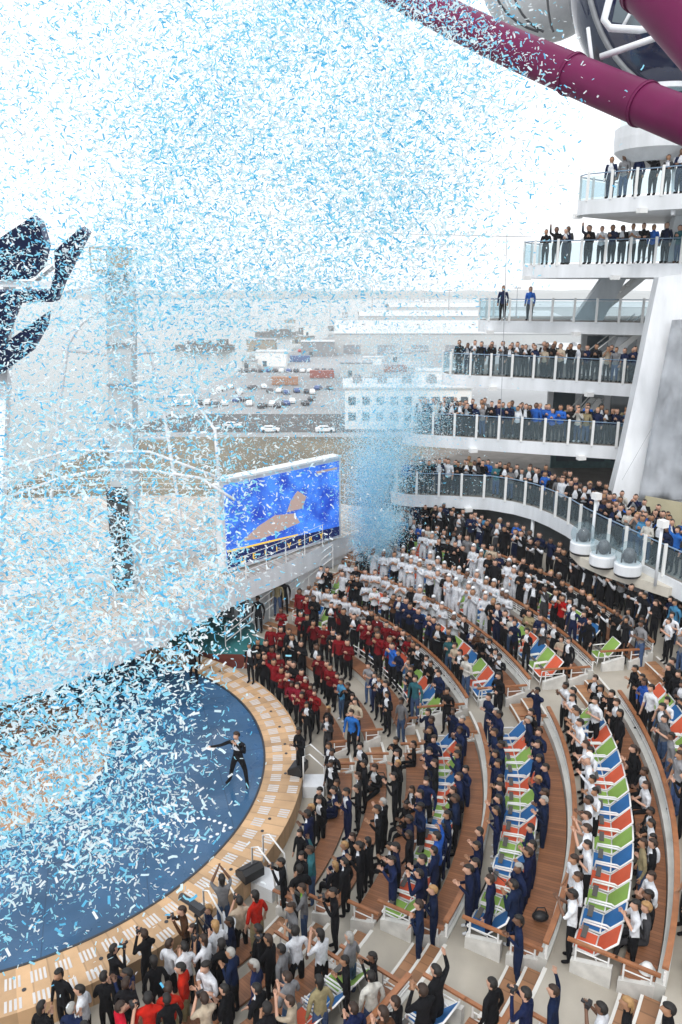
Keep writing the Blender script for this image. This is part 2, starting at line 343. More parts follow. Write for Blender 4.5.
# outfit: torso, upper arm, forearm, trousers, shoes, shirt front, phrase
OUT = {
 'suit': ('black', 'black', 'black', 'black', 'black', 'white', 'black suit and white shirt'),
 'navysuit': ('navy', 'navy', 'navy', 'navy', 'black', 'white', 'navy suit'),
 'dark': ('black', 'black', 'black', 'black', 'black', 'black', 'all-black clothes'),
 'track': ('navy', 'navy', 'navy', 'navy', 'white', 'navy', 'navy tracksuit and white shoes'),
 'navytop': ('navy', 'navy', 'navy', 'black', 'black', 'navy', 'navy jacket'),
 'maroon': ('maroon', 'maroon', 'maroon', 'black', 'black', 'maroon', 'maroon jacket and black trousers'),
 'crew': ('white', 'white', 'skin', 'black', 'black', 'white', 'white short-sleeved shirt and black trousers'),
 'chef': ('white', 'white', 'white', 'white', 'black', 'white', 'white chef uniform'),
 'vest': ('black', 'white', 'white', 'black', 'black', 'black', 'black waistcoat over white sleeves'),
 'red': ('red', 'red', 'skin', 'khaki', 'black', 'red', 'red shirt'),
 'redjacket': ('red', 'red', 'red', 'black', 'black', 'red', 'bright red jacket'),
 'blue': ('blue', 'blue', 'blue', 'black', 'black', 'blue', 'royal blue jacket'),
 'bluesweater': ('skyblue', 'skyblue', 'skyblue', 'denim', 'white', 'skyblue', 'sky blue top'),
 'grey': ('grey', 'grey', 'skin', 'denim', 'black', 'grey', 'grey polo shirt and jeans'),
 'greysuit': ('darkgrey', 'darkgrey', 'darkgrey', 'darkgrey', 'black', 'white', 'charcoal suit'),
 'khaki': ('khaki', 'khaki', 'khaki', 'denim', 'black', 'khaki', 'khaki jacket'),
 'beige': ('beige', 'beige', 'skin', 'black', 'black', 'beige', 'beige top'),
 'cream': ('cream', 'cream', 'cream', 'denim', 'white', 'cream', 'cream sweater'),
 'teal': ('teal', 'teal', 'teal', 'denim', 'brown', 'teal', 'dark teal jacket'),
 'camera': ('grey', 'grey', 'grey', 'denim', 'black', 'lime', 'grey jacket over a lime shirt'),
 'orange': ('orange', 'orange', 'orange', 'black', 'black', 'orange', 'orange jacket'),
 'brown': ('brown', 'brown', 'brown', 'black', 'black', 'brown', 'brown coat'),
}
def skeleton(pose, fem, fingers):
    V = []; E = []; S = []                    # vertex (pos, radius xy), edges, segment slots
    def v(p, r, ry=None): V.append((Vector(p), r, ry or r)); return len(V)-1
    def e(a, c, slot): E.append((a, c)); S.append(slot)
    w = .155 if fem else .185; sit = pose == 'sit'
    lean = .03
    pel = v((0, 0, .93), .14 if fem else .135, .105)
    bel = v((0, .0, 1.1), .115 if fem else .13, .095); e(pel, bel, 1)
    ch = v((0, lean*.5, 1.32), .145 if fem else .165, .105); e(bel, ch, 1)
    nb = v((0, lean, 1.455), .075, .07); e(ch, nb, 1)
    nk = v((0, lean+.005, 1.52), .052); e(nb, nk, 0)
    h1 = v((0, lean+.03, 1.585), .07, .078); e(nk, h1, 0)
    h2 = v((0, lean+.025, 1.66), .082, .098); e(h1, h2, 0)
    h3 = v((0, lean+.01, 1.735), .06, .07); e(h2, h3, 0)
    if fingers:
        n_ = v((0, lean+.145, 1.635), .014); e(h2, n_, 0)
    for s in (-1, 1):
        if sit:
            P = [(s*.1, .02, .9, .09), (s*.13, .45, .86, .066), (s*.13, .5, .48, .045), (s*.14, .64, .45, .035)]
        elif pose == 'stride':
            P = [(s*.1, 0, .86, .092), (s*.17, .05*s, .49, .064), (s*.27, .02-.04*s, .09, .044), (s*.31, .16, .045, .036)]
        else:
            P = [(s*.09, 0, .86, .092), (s*.105, .015, .49, .064), (s*.11, -.015, .09, .044), (s*.125, .13, .045, .036)]
        hp = v(P[0][:3], P[0][3]); e(pel, hp, 4); kn = v(P[1][:3], P[1][3]); e(hp, kn, 4); an = v(P[2][:3], P[2][3]); e(kn, an, 4)
        to = v(P[3][:3], P[3][3]); e(an, to, 5)
        sh = v((s*w, lean*.6, 1.405), .062); e(ch, sh, 1)
        up = {'clap': ((s*.25, .0, 1.13), (s*.045, .22, 1.25)), 'clap_high': ((s*.25, .12, 1.22), (s*.045, .27, 1.44)), 'sit': ((s*.25, .04, 1.13), (s*.05, .26, 1.2)),
              'down': ((s*.25, -.02, 1.12), (s*.25, .06, .88)), 'fold': ((s*.26, .04, 1.14), (-s*.06, .19, 1.16)),
              'photo': ((s*.25, .12, 1.2), (s*.07, .26, 1.5)), 'wave': ((.32, .04, 1.5), (.3, .1, 1.76)) if s > 0 else ((-.25, 0, 1.12), (-.24, .1, .9)),
              'film_up': ((s*.24, .22, 1.42), (s*.07, .32, 1.68)),
              'hip': ((s*.3, -.03, 1.15), (s*.17, .09, 1.02)) if s > 0 else ((-.24, .05, 1.13), (-.08, .24, 1.3)), 'phone': ((.25, .12, 1.2), (.09, .28, 1.52)) if s > 0 else ((-.25, 0, 1.12), (-.22, .12, .9)),
              'stride': ((.43, .1, 1.25), (.68, .16, 1.17)) if s > 0 else ((-.25, .12, 1.18), (-.06, .2, 1.45))}[pose]
        el = v(up[0], .045); e(sh, el, 2); wr = v(up[1], .032); e(el, wr, 3)
        d = (V[wr][0]-V[el][0]).normalized()
        if pose in ('clap', 'clap_high', 'sit'): d = (d*.5+Vector((-s*.1, .5, .75))).normalized()
        side = d.cross(Vector((s, 0, .2))).normalized()
        pm = v(V[wr][0]+d*.07, .034 if fingers else .04, .022 if fingers else .035); e(wr, pm, 0)
        if fingers:
            for k, (o_, L) in enumerate(((-.03, .066), (-.01, .08), (.011, .075), (.03, .06))):
                a = v(V[pm][0]+d*.035+side*o_, .0095); e(pm, a, 0)
                bb = v(V[a][0]+d*L*.5+side*o_*.15, .0085); e(a, bb, 0); c = v(V[bb][0]+(d*.85+Vector((-s*.4, 0, 0))).normalized()*L*.45, .0075); e(bb, c, 0)
            t = v(V[wr][0]+d*.045+side*.045, .011); e(wr, t, 0); t2 = v(V[t][0]+d*.035+side*.02, .009); e(t, t2, 0)
        else:
            t = v(V[pm][0]+d*.075, .022); e(pm, t, 0)
    return V, E, S
def body_mesh(pose, fem, fingers, sub):
    V, E, S = skeleton(pose, fem, fingers)
    me = bpy.data.meshes.new('sk'); me.from_pydata([v[0] for v in V], E, []); o = bpy.data.objects.new('sk', me); col.objects.link(o)
    md = o.modifiers.new('s', 'SKIN'); md.use_smooth_shade = True; md.branch_smoothing = .3
    sv = me.skin_vertices[0].data
    for i, v in enumerate(V): sv[i].radius = (v[1], v[2]); sv[i].use_root = i == 0
    if sub: m2 = o.modifiers.new('u', 'SUBSURF'); m2.levels = sub; m2.render_levels = sub
    dg = bpy.context.evaluated_depsgraph_get(); dg.update()
    out = bpy.data.meshes.new_from_object(o.evaluated_get(dg))
    bpy.data.objects.remove(o); bpy.data.meshes.remove(me)
    segs = [(V[a][0], V[c][0], s, (V[a][1]+V[c][1])/2) for (a, c), s in zip(E, S)]
    idx = []
    for f in out.polygons:
        c = f.center; best = (9, 1)
        for a, d, s, rr in segs:
            ab = d-a; t = max(0, min(1, (c-a).dot(ab)/max(1e-9, ab.length_squared))); dd = (c-(a+ab*t)).length-rr
            if dd < best[0]: best = (dd, s)
        s = best[1]
        if s in (1, 4) and c.z < .93 and pose != 'sit': s = 4
        if s == 4 and c.z > .95 and pose != 'sit': s = 1
        if s == 1 and c.y > .05 and abs(c.x) < .05+(c.z-1.2)*.1 and c.z > 1.15: s = 6
        idx.append(s)
    for _ in range(7): out.materials.append(None)
    out.polygons.foreach_set('material_index', idx)
    out.polygons.foreach_set('use_smooth', [True]*len(idx))
    return out
def hair_mesh(kind):
    bm = bmesh.new(); bmesh.ops.create_uvsphere(bm, u_segments=14, v_segments=10, radius=1)
    for v in bm.verts: v.co = Vector((v.co.x*.097, v.co.y*.114+.045, v.co.z*.118+1.668))
    kill = [v for v in bm.verts if (v.co.y > .035 and v.co.z < 1.712) or (v.co.y > .0 and v.co.z < 1.64) or v.co.z < (1.57 if kind == 'short' else 1.5)]
    bmesh.ops.delete(bm, geom=kill, context='VERTS')
    if kind == 'long':
        for v in bm.verts:
            if v.co.z < 1.66 and v.co.y < .08: v.co.z -= (1.66-v.co.z)*1.15; v.co.y -= .012; v.co.x *= .9
    if kind == 'hat':
        for v in bm.verts:
            if v.co.z > 1.68: v.co.z += .05+(v.co.z-1.68)*.6; v.co.x *= 1.12; v.co.y = (v.co.y-.045)*1.12+.045
    bmesh.ops.solidify(bm, geom=bm.faces[:], thickness=.012)
    me = bpy.data.meshes.new('hair'); bm.to_mesh(me); bm.free(); me.materials.append(None)
    me.polygons.foreach_set('use_smooth', [True]*len(me.polygons)); return me
POSES = ['hip', 'phone', 'clap', 'clap_high', 'down', 'fold', 'photo', 'wave', 'sit', 'film_up', 'stride']
PH = dict(hip='with a hand on the hip', phone='holding up a phone', clap='clapping', clap_high='clapping with raised hands', down='standing with arms down', fold='with folded arms', photo='holding a camera to the face', wave='waving one arm', sit='sitting and clapping', film_up='filming with arms raised', stride='striding with one arm out')
HI = {(p, f): body_mesh(p, f, True, 1) for p in POSES for f in (0, 1) if not (p == 'stride' and f)}
LO = {(p, f): body_mesh(p, f, False, 0) for p in POSES for f in (0, 1) if p not in ('stride',)}
HM = {k: hair_mesh(k) for k in ('short', 'long', 'hat')}
print('body verts', len(HI[('clap', 0)].vertices), len(LO[('clap', 0)].vertices))
people = []                                     # dicts, built later
PERF = Vector((-3.2, 21.2, 0))
def add_person(x, y, z, outfit, pose, where, hair=None, face=None, scale=None, must=False, hk=None, skin=None, label=None):
    rnd = random.random
    fem = rnd() < .3 if outfit not in ('suit', 'chef', 'navysuit') else rnd() < .15
    if hk is None:
        hk = 'hat' if outfit == 'chef' else ('long' if fem and rnd() < .8 else 'short')
    hi = hair if hair is not None else random.choices([0, 1, 2, 3], [7, 3, 1.0 if fem else .3, .5])[0]
    if face is None:
        t = PERF+Vector((random.uniform(-5, 1), random.uniform(-9, -1), 0)); face = math.atan2(t.y-y, t.x-x)
    people.append(dict(p=Vector((x, y, z)), o=outfit, pose=pose, fem=int(fem), hk=hk, hi=hi, a=face-PI/2+random.uniform(-.25, .25), s=scale or random.uniform(.94, 1.05)*(.96 if fem else 1), w=where, must=must, sk=skin if skin is not None else random.choices([0, 1, 2], [6, 3, 1.6])[0], label=label))

def choose(tbl): return random.choices([t[0] for t in tbl], [t[1] for t in tbl])[0]
MIX = [('dark', 4), ('suit', 4), ('navytop', 4), ('navysuit', 2), ('grey', 1), ('khaki', .6), ('blue', .5), ('cream', .5), ('crew', .6), ('brown', .4), ('redjacket', .25), ('bluesweater', .4), ('teal', .4), ('greysuit', 1.2), ('beige', .3)]
TRK = [('track', 9), ('navytop', 2), ('dark', 1.4), ('blue', .3)]
def zone(si, ri, a, r):
    if si == 2:
        if r < 14.9 and a > 33 and r > 13.9: return [('crew', 9), ('dark', 1)]
        if r < 14.9 and a > 17+max(0, r-10)*1.0: return [('maroon', 9), ('dark', 1.5), ('suit', .8)]
        if 14.9 < r < 17 and a > 34: return [('crew', 6), ('dark', 2)]
        if 16.4 < r < 19.8 and a > 22: return [('chef', 8), ('dark', 1.5), ('crew', 1)]
        if 20.8 < r < 22.5 and 8 < a < 30: return [('vest', 8), ('dark', 1)]
        if 19.7 < r < 20.4 and a > 22: return [('chef', 2), ('dark', 3)]
        return MIX
    if si == 1:
        if r < 13: return [('suit', 4), ('navysuit', 3), ('dark', 3), ('greysuit', 1)]
        if r < 17.2: return TRK
        if r < 18.2: return [('crew', 8), ('blue', 1), ('chef', 1)] if a < -2 else [('crew', 6), ('dark', 3)]
        if r < 19.6: return [('crew', 5), ('suit', 1.5), ('greysuit', 1), ('khaki', .7), ('grey', .6)] if a < -13 else [('dark', 3), ('suit', 3), ('khaki', 1), ('grey', 1)]
        return [('blue', 3), ('dark', 3), ('grey', 2), ('crew', 1.5), ('greysuit', 1)]
    return MIX
ROWS = [(9.95, 'standing row beside the stage'), (10.45, 'front row before the first bench'), (11.45, 'first bench row'), (12.5, 'second bench row'), (13.55, 'row in front of the first deck chairs'), (14.42, 'row behind the first deck chairs'),
        (15.45, 'row in front of the second deck chairs'), (16.55, 'row behind the second deck chairs'), (17.72, 'row in front of the third deck chairs'), (18.82, 'row behind the third deck chairs'), (19.9, 'row in front of the fourth deck chairs'), (20.92, 'row behind the fourth deck chairs'), (22.2, 'top row under the balcony'), (22.9, 'last row under the balcony')]
for ri, (r, rn) in enumerate(ROWS):
    for si, (s0, s1, sd) in enumerate(SECT):
        if si == 0: continue
        lo, hi = s0+1.2, s1-1.0
        if r < 10.2: 
            if si == 1: continue
            lo, hi = 15, 42
        elif r < 12 and si == 2: hi = 48
        if si == 1 and ri == 1: lo = -26
        p = .54 if si == 2 else .5
        a = lo+random.uniform(0, 1.5); k = 0
        while a < hi:
            k += 1
            rr = r+random.uniform(-.13, .13)
            if random.random() < .93:
                seat = False
                if si == 1 and 18.7 < r < 19.5 and a < -7: seat = random.random() < .7
                if si == 1 and 10.2 < r < 12.8: seat = random.random() < .4
                z = zf(rr)
                if seat:
                    bi = [l for l in LV if l[0] <= r < l[1]][0]; off = .02 if bi[1] < 13.5 else .22; rr = bi[1]-off-.33
                pose = 'sit' if seat else choose([('clap', 5), ('clap_high', 2), ('down', 1.5), ('hip', 1), ('phone', .8), ('fold', 1), ('photo', .9), ('wave', .12), ('film_up', .1)])
                oz = choose(zone(si, ri, a, r))
                if seat: z = z+.42-.84
                q = pol(rr, a, z)
                add_person(q.x, q.y, q.z, oz, pose, f'{ordw(k)} from the {SFROM[si]}, {rn}')
            a += p*random.uniform(.82, 1.2)/r*57.3
# people placed one by one: head pixel, outfit, pose, place phrase
HP = [
 (60, 972, 'dark', 'down', 'by the stage rim, hooded and seen from behind', 0), (40, 1008, 'dark', 'clap', 'at the near stage rim', 0), (85, 1000, 'cream', 'down', 'crouched over the near stage rim', 3), (112, 950, 'dark', 'photo', 'standing alone at the stage rim', 0),
 (145, 935, 'dark', 'photo', 'stage rim, hood up', 1), (168, 945, 'crew', 'clap', 'stage rim, left of the white shirts', 1), (185, 948, 'crew', 'clap', 'middle of the white shirts', 0), (205, 940, 'crew', 'photo', 'white shirts by the stage', 1), (216, 926, 'crew', 'clap', 'tallest of the white shirts', 2), (238, 944, 'crew', 'clap_high', 'rightmost white shirt', 0),
 (183, 968, 'red', 'down', 'largest red shirt behind the white shirts', 0), (168, 990, 'red', 'clap', 'right of the two low red shirts', 1), (148, 1000, 'red', 'clap', 'between the low red shirts', 0), (118, 1008, 'red', 'photo', 'leftmost red shirt', 1), (256, 896, 'red', 'down', 'alone by the speaker', 0),
 (125, 985, 'dark', 'clap', 'behind the hooded photographer', 1), (103, 978, 'dark', 'clap', 'in the near crowd by the rim', 0), (140, 968, 'dark', 'clap', 'left of the red shirts', 1), (154, 962, 'dark', 'down', 'among the near crowd', 0), (82, 990, 'crew', 'down', 'bottom left white shirt', 0), (70, 1010, 'navysuit', 'clap', 'near the bottom edge, bald', 3),
 (222, 880, 'grey', 'film_up', 'on the rim beside the floor speaker', 0), (184, 910, 'brown', 'photo', 'on the rim beside a video camera', 1), (240, 902, 'beige', 'photo', 'in front of the rim railing', 0), (222, 945, 'dark', 'clap', 'beside the white shirts', 0), (260, 930, 'dark', 'down', 'behind the red top', 0), (270, 940, 'dark', 'photo', 'right of the white shirts', 1),
 (283, 950, 'grey', 'down', 'on the steps seen from behind', 0), (256, 965, 'navytop', 'down', 'broad, below the grey shirt', 3), (240, 988, 'navytop', 'down', 'bald, bottom row', 3), (226, 990, 'dark', 'clap', 'bottom row with dark hair', 0), (205, 1000, 'beige', 'photo', 'bottom edge with raised phone', 1),
 (304, 888, 'camera', 'photo', 'broadcast camera operator on the aisle', 1), (335, 892, 'dark', 'photo', 'walking on the lower stairs', 0), (320, 982, 'khaki', 'down', 'beside the bench near the bottom', 0), (292, 1002, 'beige', 'film_up', 'bottom, with both arms high', 1), (268, 1010, 'dark', 'clap', 'bottom with dark curls', 0),
 (343, 998, 'navytop', 'wave', 'waving beside the khaki jacket', 1), (372, 978, 'cream', 'down', 'pale blue-white top near the steps', 0), (398, 985, 'dark', 'sit', 'seated with papers on the steps', 1), (355, 1010, 'navytop', 'clap', 'bottom, with a lanyard', 1), (385, 1014, 'brown', 'clap', 'bottom edge below the papers', 1),
 (438, 972, 'dark', 'wave', 'pointing upward on the lower stairs', 0), (424, 992, 'dark', 'clap_high', 'beside the pointing person', 1), (494, 985, 'dark', 'down', 'broad back on the lower stairs', 0), (528, 995, 'navytop', 'photo', 'filming on the lower stairs', 0), (556, 992, 'navytop', 'wave', 'reaching up with one arm', 1), (604, 1010, 'crew', 'photo', 'bottom right in a white shirt', 0), (630, 1004, 'dark', 'down', 'bottom right, bald back view', 2), (672, 1010, 'dark', 'down', 'bottom right corner', 0),
 (521, 920, 'track', 'clap', 'at the aisle end of the second chair row', 0), (575, 895, 'crew', 'clap_high', 'clapping in front of the third chairs', 0), (638, 905, 'crew', 'clap_high', 'at the aisle end of the third chair row', 0), (492, 880, 'track', 'down', 'standing beside the tripod', 1), (421, 905, 'track', 'fold', 'at the end of the first chair row', 1), (435, 890, 'track', 'fold', 'long hair, end of the first chair row', 2),
 (300, 730, 'dark', 'fold', 'beside the stage rail', 0), (250, 645, 'suit', 'down', 'first of the line by the teal pool', 0), (312, 850, 'teal', 'wave', 'reaching up behind the front bench', 1), (283, 862, 'dark', 'photo', 'by the stage rim steps', 0), (300, 870, 'dark', 'clap', 'next to the camera operator', 0),
 (402, 700, 'grey', 'down', 'on the upper stairs in a grey cardigan', 0), (352, 712, 'blue', 'down', 'in the upper aisle, blue suit', 1), (330, 745, 'navysuit', 'down', 'upper aisle by the stage', 1), (448, 690, 'dark', 'clap', 'upper aisle', 0), (500, 675, 'dark', 'fold', 'upper aisle by the second railing', 0), (538, 690, 'track', 'film_up', 'raising hands on the upper aisle', 0), (570, 640, 'suit', 'down', 'end of the third row by the upper aisle', 0), (597, 700, 'crew', 'clap', 'upper aisle in white', 0), (668, 700, 'crew', 'photo', 'far right photographing', 0),
 (258, 598, 'dark', 'down', 'on the far steps', 0), (277, 582, 'khaki', 'down', 'yellow top, on the far steps', 0), (284, 580, 'dark', 'down', 'beside the yellow top on the far steps', 0), (192, 645, 'dark', 'down', 'back of the stage', 0)]
for px, py, o, ps, w, hr in HP:
    z = 0
    for _ in range(12):
        q = at(px, py, z+1.66); r = math.hypot(q.x-CX, q.y-CY); z = .5*z+.5*(0 if r < 9.5 else zf(r))
    r = math.hypot(q.x-CX, q.y-CY); z = 0 if r < 9.5 else zf(r)
    q = at(px, py, z+1.66)
    if ps == 'sit': z -= .42
    sx = OUT[o][6]
    people[:] = [d for d in people if (Vector((d['p'].x, d['p'].y))-Vector((q.x, q.y))).length > .38]
    add_person(q.x, q.y, z, o, ps, w, hair=hr, must=True, scale=1.0)
# camera-side block: loose crowd standing among the benches
for k in range(26):
    for _ in range(20):
        r = random.uniform(10.2, 15.0); a = random.uniform(-62, -38)
        q = pol(r, a)
        if all((Vector((d['p'].x, d['p'].y))-Vector((q.x, q.y))).length > .5 for d in people): break
    else: continue
    add_person(q.x, q.y, zf(r), choose([('dark', 6), ('suit', 3), ('navytop', 4), ('grey', 1), ('crew', 1)]), choose([('clap', 4), ('down', 4), ('photo', 2), ('fold', 2)]), f'{ordw(k+1)} in the loose crowd by the near stage rim')
for k in range(60):
    for _ in range(20):
        r = random.uniform(20.1, 24.3); a = random.uniform(-16, 13)
        if 1.8 < a < 7.4 and r < 21.8: continue
        q = pol(r, a)
        if all((Vector((d['p'].x, d['p'].y))-Vector((q.x, q.y))).length > .42 for d in people) and not (19.9 < r < 20.9): break
    else: continue
    add_person(q.x, q.y, zf(r), choose([('dark', 4), ('crew', 2), ('blue', 1.5), ('suit', 2), ('grey', 1), ('khaki', .5)]), choose([('clap', 4), ('down', 2), ('hip', 1), ('fold', 2)]), f'{ordw(min(k+1, 59))} in the loose crowd at the top of the upper stairs')
# ---------------------------------------------------------------- ship superstructure with balconies
ship = empty('ship_superstructure', (14, 38, 4.9), 'white cruise ship superstructure with six stepped balconies curving round the theatre', 'ship')
DK = [(18.9, [(571, 39.), (700, 35.4)], 1), (16.1, [(519, 41.), (700, 37.6)], 2), (13.3, [(475, 44.), (668, 40.4)], 3), (10.5, [(437, 43.), (535, 40.7), (650, 37.8)], 4), (7.7, [(398, 40.4), (535, 38.), (632, 36.5)], 5)]
def plan(px, fwd, z): t = fwd*CP+(H-z)*SP; return Vector(((px-341)/FPX*t, fwd))
edges = {}
for z, pts, n in DK:
    P = [plan(px, f, z) for px, f in pts]; d = (P[1]-P[0]).normalized(); nrm = Vector((-d.y, d.x))
    if nrm.y < 0: nrm = -nrm
    tip = [P[0]+d*.9*(1-math.cos(t))+nrm*.9*(1-math.sin(t)) for t in (0, .26, .52, .79, 1.05, 1.31, 1.57)]
    # rounded corner runs from the side to the front
    arc = [P[0]+d*(1-math.cos(t)) + nrm*(1-math.sin(t)) for t in np.linspace(0, PI/2, 7)]
    side = P[0]+nrm*4.2+d*.6
    edges[n] = ([side]+arc+P[1:], z)
D6 = [Vector((4.4, 42.8))]+[Vector((2.6+(1-math.cos(t))*1.2, 39.4-math.sin(t)*1.1)) for t in np.linspace(0, PI/2, 6)]+[Vector(q) for q in ((5.5, 38.1), (7.4, 37.7), (8.5, 36.9), (9.2, 36.0), (9.7, 34.8), (10.1, 33.4), (10.35, 31.8), (10.75, 30.2), (11.2, 28.6), (11.7, 27.), (12.3, 25.2), (13., 23.2))]
edges[6] = (D6, 4.9)
def poly3(E, z): return [Vector((p.x, p.y, z)) for p in E]
for n, (E, z) in edges.items():
    last = E[-1]
    back = [Vector((30, last.y+(-2 if n < 6 else 0))), Vector((30, 50)), Vector((E[0].x+1, 50 if n > 3 else E[0].y+1))] if n == 6 else [Vector((last.x+9, last.y-1)), Vector((last.x+9, E[0].y+3)), Vector((E[0].x+1.5, E[0].y+2))]
    q = MB(); q.prism(E+back, z-.62, z, 0); slab_o = q.build('balcony', white, ship)
    q = MB(); q.prism([p+Vector((.1, .05)) for p in E]+back, z, z+.015, 0); q.build('deck_surface', mat('balcony_floor', (.22, .2, .18), .8, .2, 1.5), slab_o)
    # railing
    g = MB(); rl = MB(); seg = []
    pts = poly3(E, z); L = 0; px_ = []
    top = [p+Vector((.06, .06, 1.12)) for p in pts]
    rl.tube(top, .028, 6); rl.build('hand_rail', mat('rail_blue', (.2, .3, .42), .3, 0), slab_o, smooth=True)
    for i in range(len(pts)-1):
        a, c = pts[i]+Vector((.06, .06, .1)), pts[i+1]+Vector((.06, .06, .1)); g.slab([a, c, c+Vector((0, 0, .93)), a+Vector((0, 0, .93))], (.008, .01, 0))
    g.build('glass_panel', glassm, slab_o)
    cum = [0]
    for i in range(len(pts)-1): cum.append(cum[-1]+(pts[i+1]-pts[i]).length)
    s = .05; step = 1.12
    while s < cum[-1]:
        j = max(i for i in range(len(cum)-1) if cum[i] <= s); p = pts[j].lerp(pts[j+1], (s-cum[j])/(cum[j+1]-cum[j]))+Vector((.02, 0, 0))
        q = MB(); q.bar(p+Vector((0, -.03, -.05)), p+Vector((0, -.03, 1.2)), .11, .08); q.build('post', white2, slab_o); s += step
    # little wash lights under the fascia
    for f in (.35, .8):
        s = cum[-1]*f; j = max(i for i in range(len(cum)-1) if cum[i] <= s); p = pts[j].lerp(pts[j+1], .5)
        q = MB(); q.box((p.x-.05, p.y-.12, z-.62), (.38, .3, .2), .2); q.tube([(p.x, p.y+.1, z-.5), (p.x, p.y+.3, z-.3)], .04); q.build('wash_light', white2, slab_o)
# inner walls behind the balconies, with windows
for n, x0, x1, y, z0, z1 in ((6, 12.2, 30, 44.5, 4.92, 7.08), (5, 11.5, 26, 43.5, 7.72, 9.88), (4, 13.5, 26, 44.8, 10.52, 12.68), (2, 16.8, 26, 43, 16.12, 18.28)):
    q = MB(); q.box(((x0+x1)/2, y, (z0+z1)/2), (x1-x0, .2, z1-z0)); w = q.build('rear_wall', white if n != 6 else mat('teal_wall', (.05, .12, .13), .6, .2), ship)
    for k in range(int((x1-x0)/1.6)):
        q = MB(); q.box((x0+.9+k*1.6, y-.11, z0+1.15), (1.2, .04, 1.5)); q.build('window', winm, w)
q = MB(); q.prism([(3.2, 40.6), (4.6, 40.0), (6.5, 46), (5, 46)], -.2, 4.28); q.build('tapered_pier', white, ship)
# sloping wing wall
wing = [(700, 274), (682, 274), (659, 277), (652, 310), (637, 385), (622, 455), (607, 515), (601, 560), (690, 600)]
q = MB(); q.slab([atd(x, y, 35.4) for x, y in wing], (.3, 1.4, 0)); q.build('wing_wall', white, ship)
q = MB(); q.slab([atd(x, y, 36.8) for x, y in ((700, 215), (676, 215), (664, 262), (700, 262))], (0, .5, 0)); q.build('upper_fin', white, ship)
# curved fillets where wing wall meets the decks, support fins, stairs
for a, c, d, e_, t in (((572, 322), (602, 322), (628, 276), (604, 276), 42), ((600, 384), (612, 384), (632, 337), (618, 337), 41.5)):
    q = MB(); q.slab([atd(*a, t), atd(*c, t), atd(*d, t), atd(*e_, t)], (0, .5, 0)); q.build('support_fin', white, ship)
for x0, y0, x1, y1, t in ((575, 384, 640, 333, 41.5), (560, 446, 600, 400, 41), (585, 325, 650, 272, 42.5)):
    a, c = atd(x0, y0, t), atd(x1, y1, t); s_ = MB()
    for dy in (0, 1.0): s_.bar(a+Vector((0, dy, 0)), c+Vector((0, dy, 0)), .06, .3); s_.tube([a+Vector((0, dy, .95)), c+Vector((0, dy, .95))], .03, 6)
    for k in range(9): p = a.lerp(c, k/8); s_.box((p.x, p.y+.5, p.z), (.3, .95, .04))
    s_.build('staircase', white2, ship)
# grey tarpaulin and beige panel on the ship side
tp = MB(); nx, ny = 12, 22; base = []
for j in range(ny+1):
    for i in range(nx+1):
        px = (672-34*j/ny)+(60+10*j/ny)*i/nx; py = 320+180*j/ny
        base.append(atd(px, py, 34.9+.12*math.sin(i*1.7+j*.6)+.1*math.sin(j*1.3+i)+random.uniform(-.11, .11)))
tp.add(base, [(j*(nx+1)+i, j*(nx+1)+i+1, (j+1)*(nx+1)+i+1, (j+1)*(nx+1)+i) for j in range(ny) for i in range(nx)])
o = tp.build('tarpaulin', tarp, smooth=True); tag(o, 'wrinkled grey tarpaulin hung down the white ship side', 'tarpaulin')
sm = o.modifiers.new('t', 'SOLIDIFY'); sm.thickness = .03
q = MB(); q.slab([atd(646, 496, 34.6), atd(700, 506, 34.), atd(700, 556, 34.), atd(634, 542, 34.6)], (0, .08, 0))
tag(q.build('hoarding', beige), 'flat beige hoarding panel below the grey tarpaulin', 'panel')
# top drum at the upper right and mast pole
q = MB(); c = atd(655, 152, 35); q.lathe(c, [(1.2, -.5), (1.75, .0), (1.8, .5), (1.8, .95), (1.72, .95), (1.72, 1.0)], 32); q.lathe(c+Vector((0, 0, .96)), [(1.6, 0), (1.6, 1.3)], 32, 1); q.lathe(c+Vector((0, 0, 2.27)), [(1.75, 0), (1.75, .2)], 32)
o = q.build('round_lookout', [white, glassm], ship, smooth=False)
q = MB(); q.tube([atd(676, 90, 34), atd(673, 215, 34)], .09, 10); q.build('stanchion', white, ship)
# thin cables
for i, (a, c) in enumerate((((330, 232), (532, 237)), ((507, 232), (500, 440)), ((668, 400), (622, 480)))):
    q = MB(); q.tube([atd(*a, 36-i*.7), atd(*c, 36-i*.7)], .014, 4); tag(q.build('cable', steel), ['thin horizontal cable running left from the second balcony', 'thin vertical cable in front of the balconies', 'thin dark cable across the white wing wall'][i], 'cable')
# searchlight ledge
q = MB(); E = [Vector((9.9, 31.6)), Vector((9.55, 30.8)), Vector((9.6, 29.6)), Vector((10.1, 28.5)), Vector((10.9, 27.4)), Vector((11.8, 26.2)), Vector((12.6, 26.6)), Vector((11.4, 31.5))]
q.prism(E, 4.25, 4.62); q.build('light_ledge', mat('ledge_cream', (.6, .56, .48), .6, .1), ship)
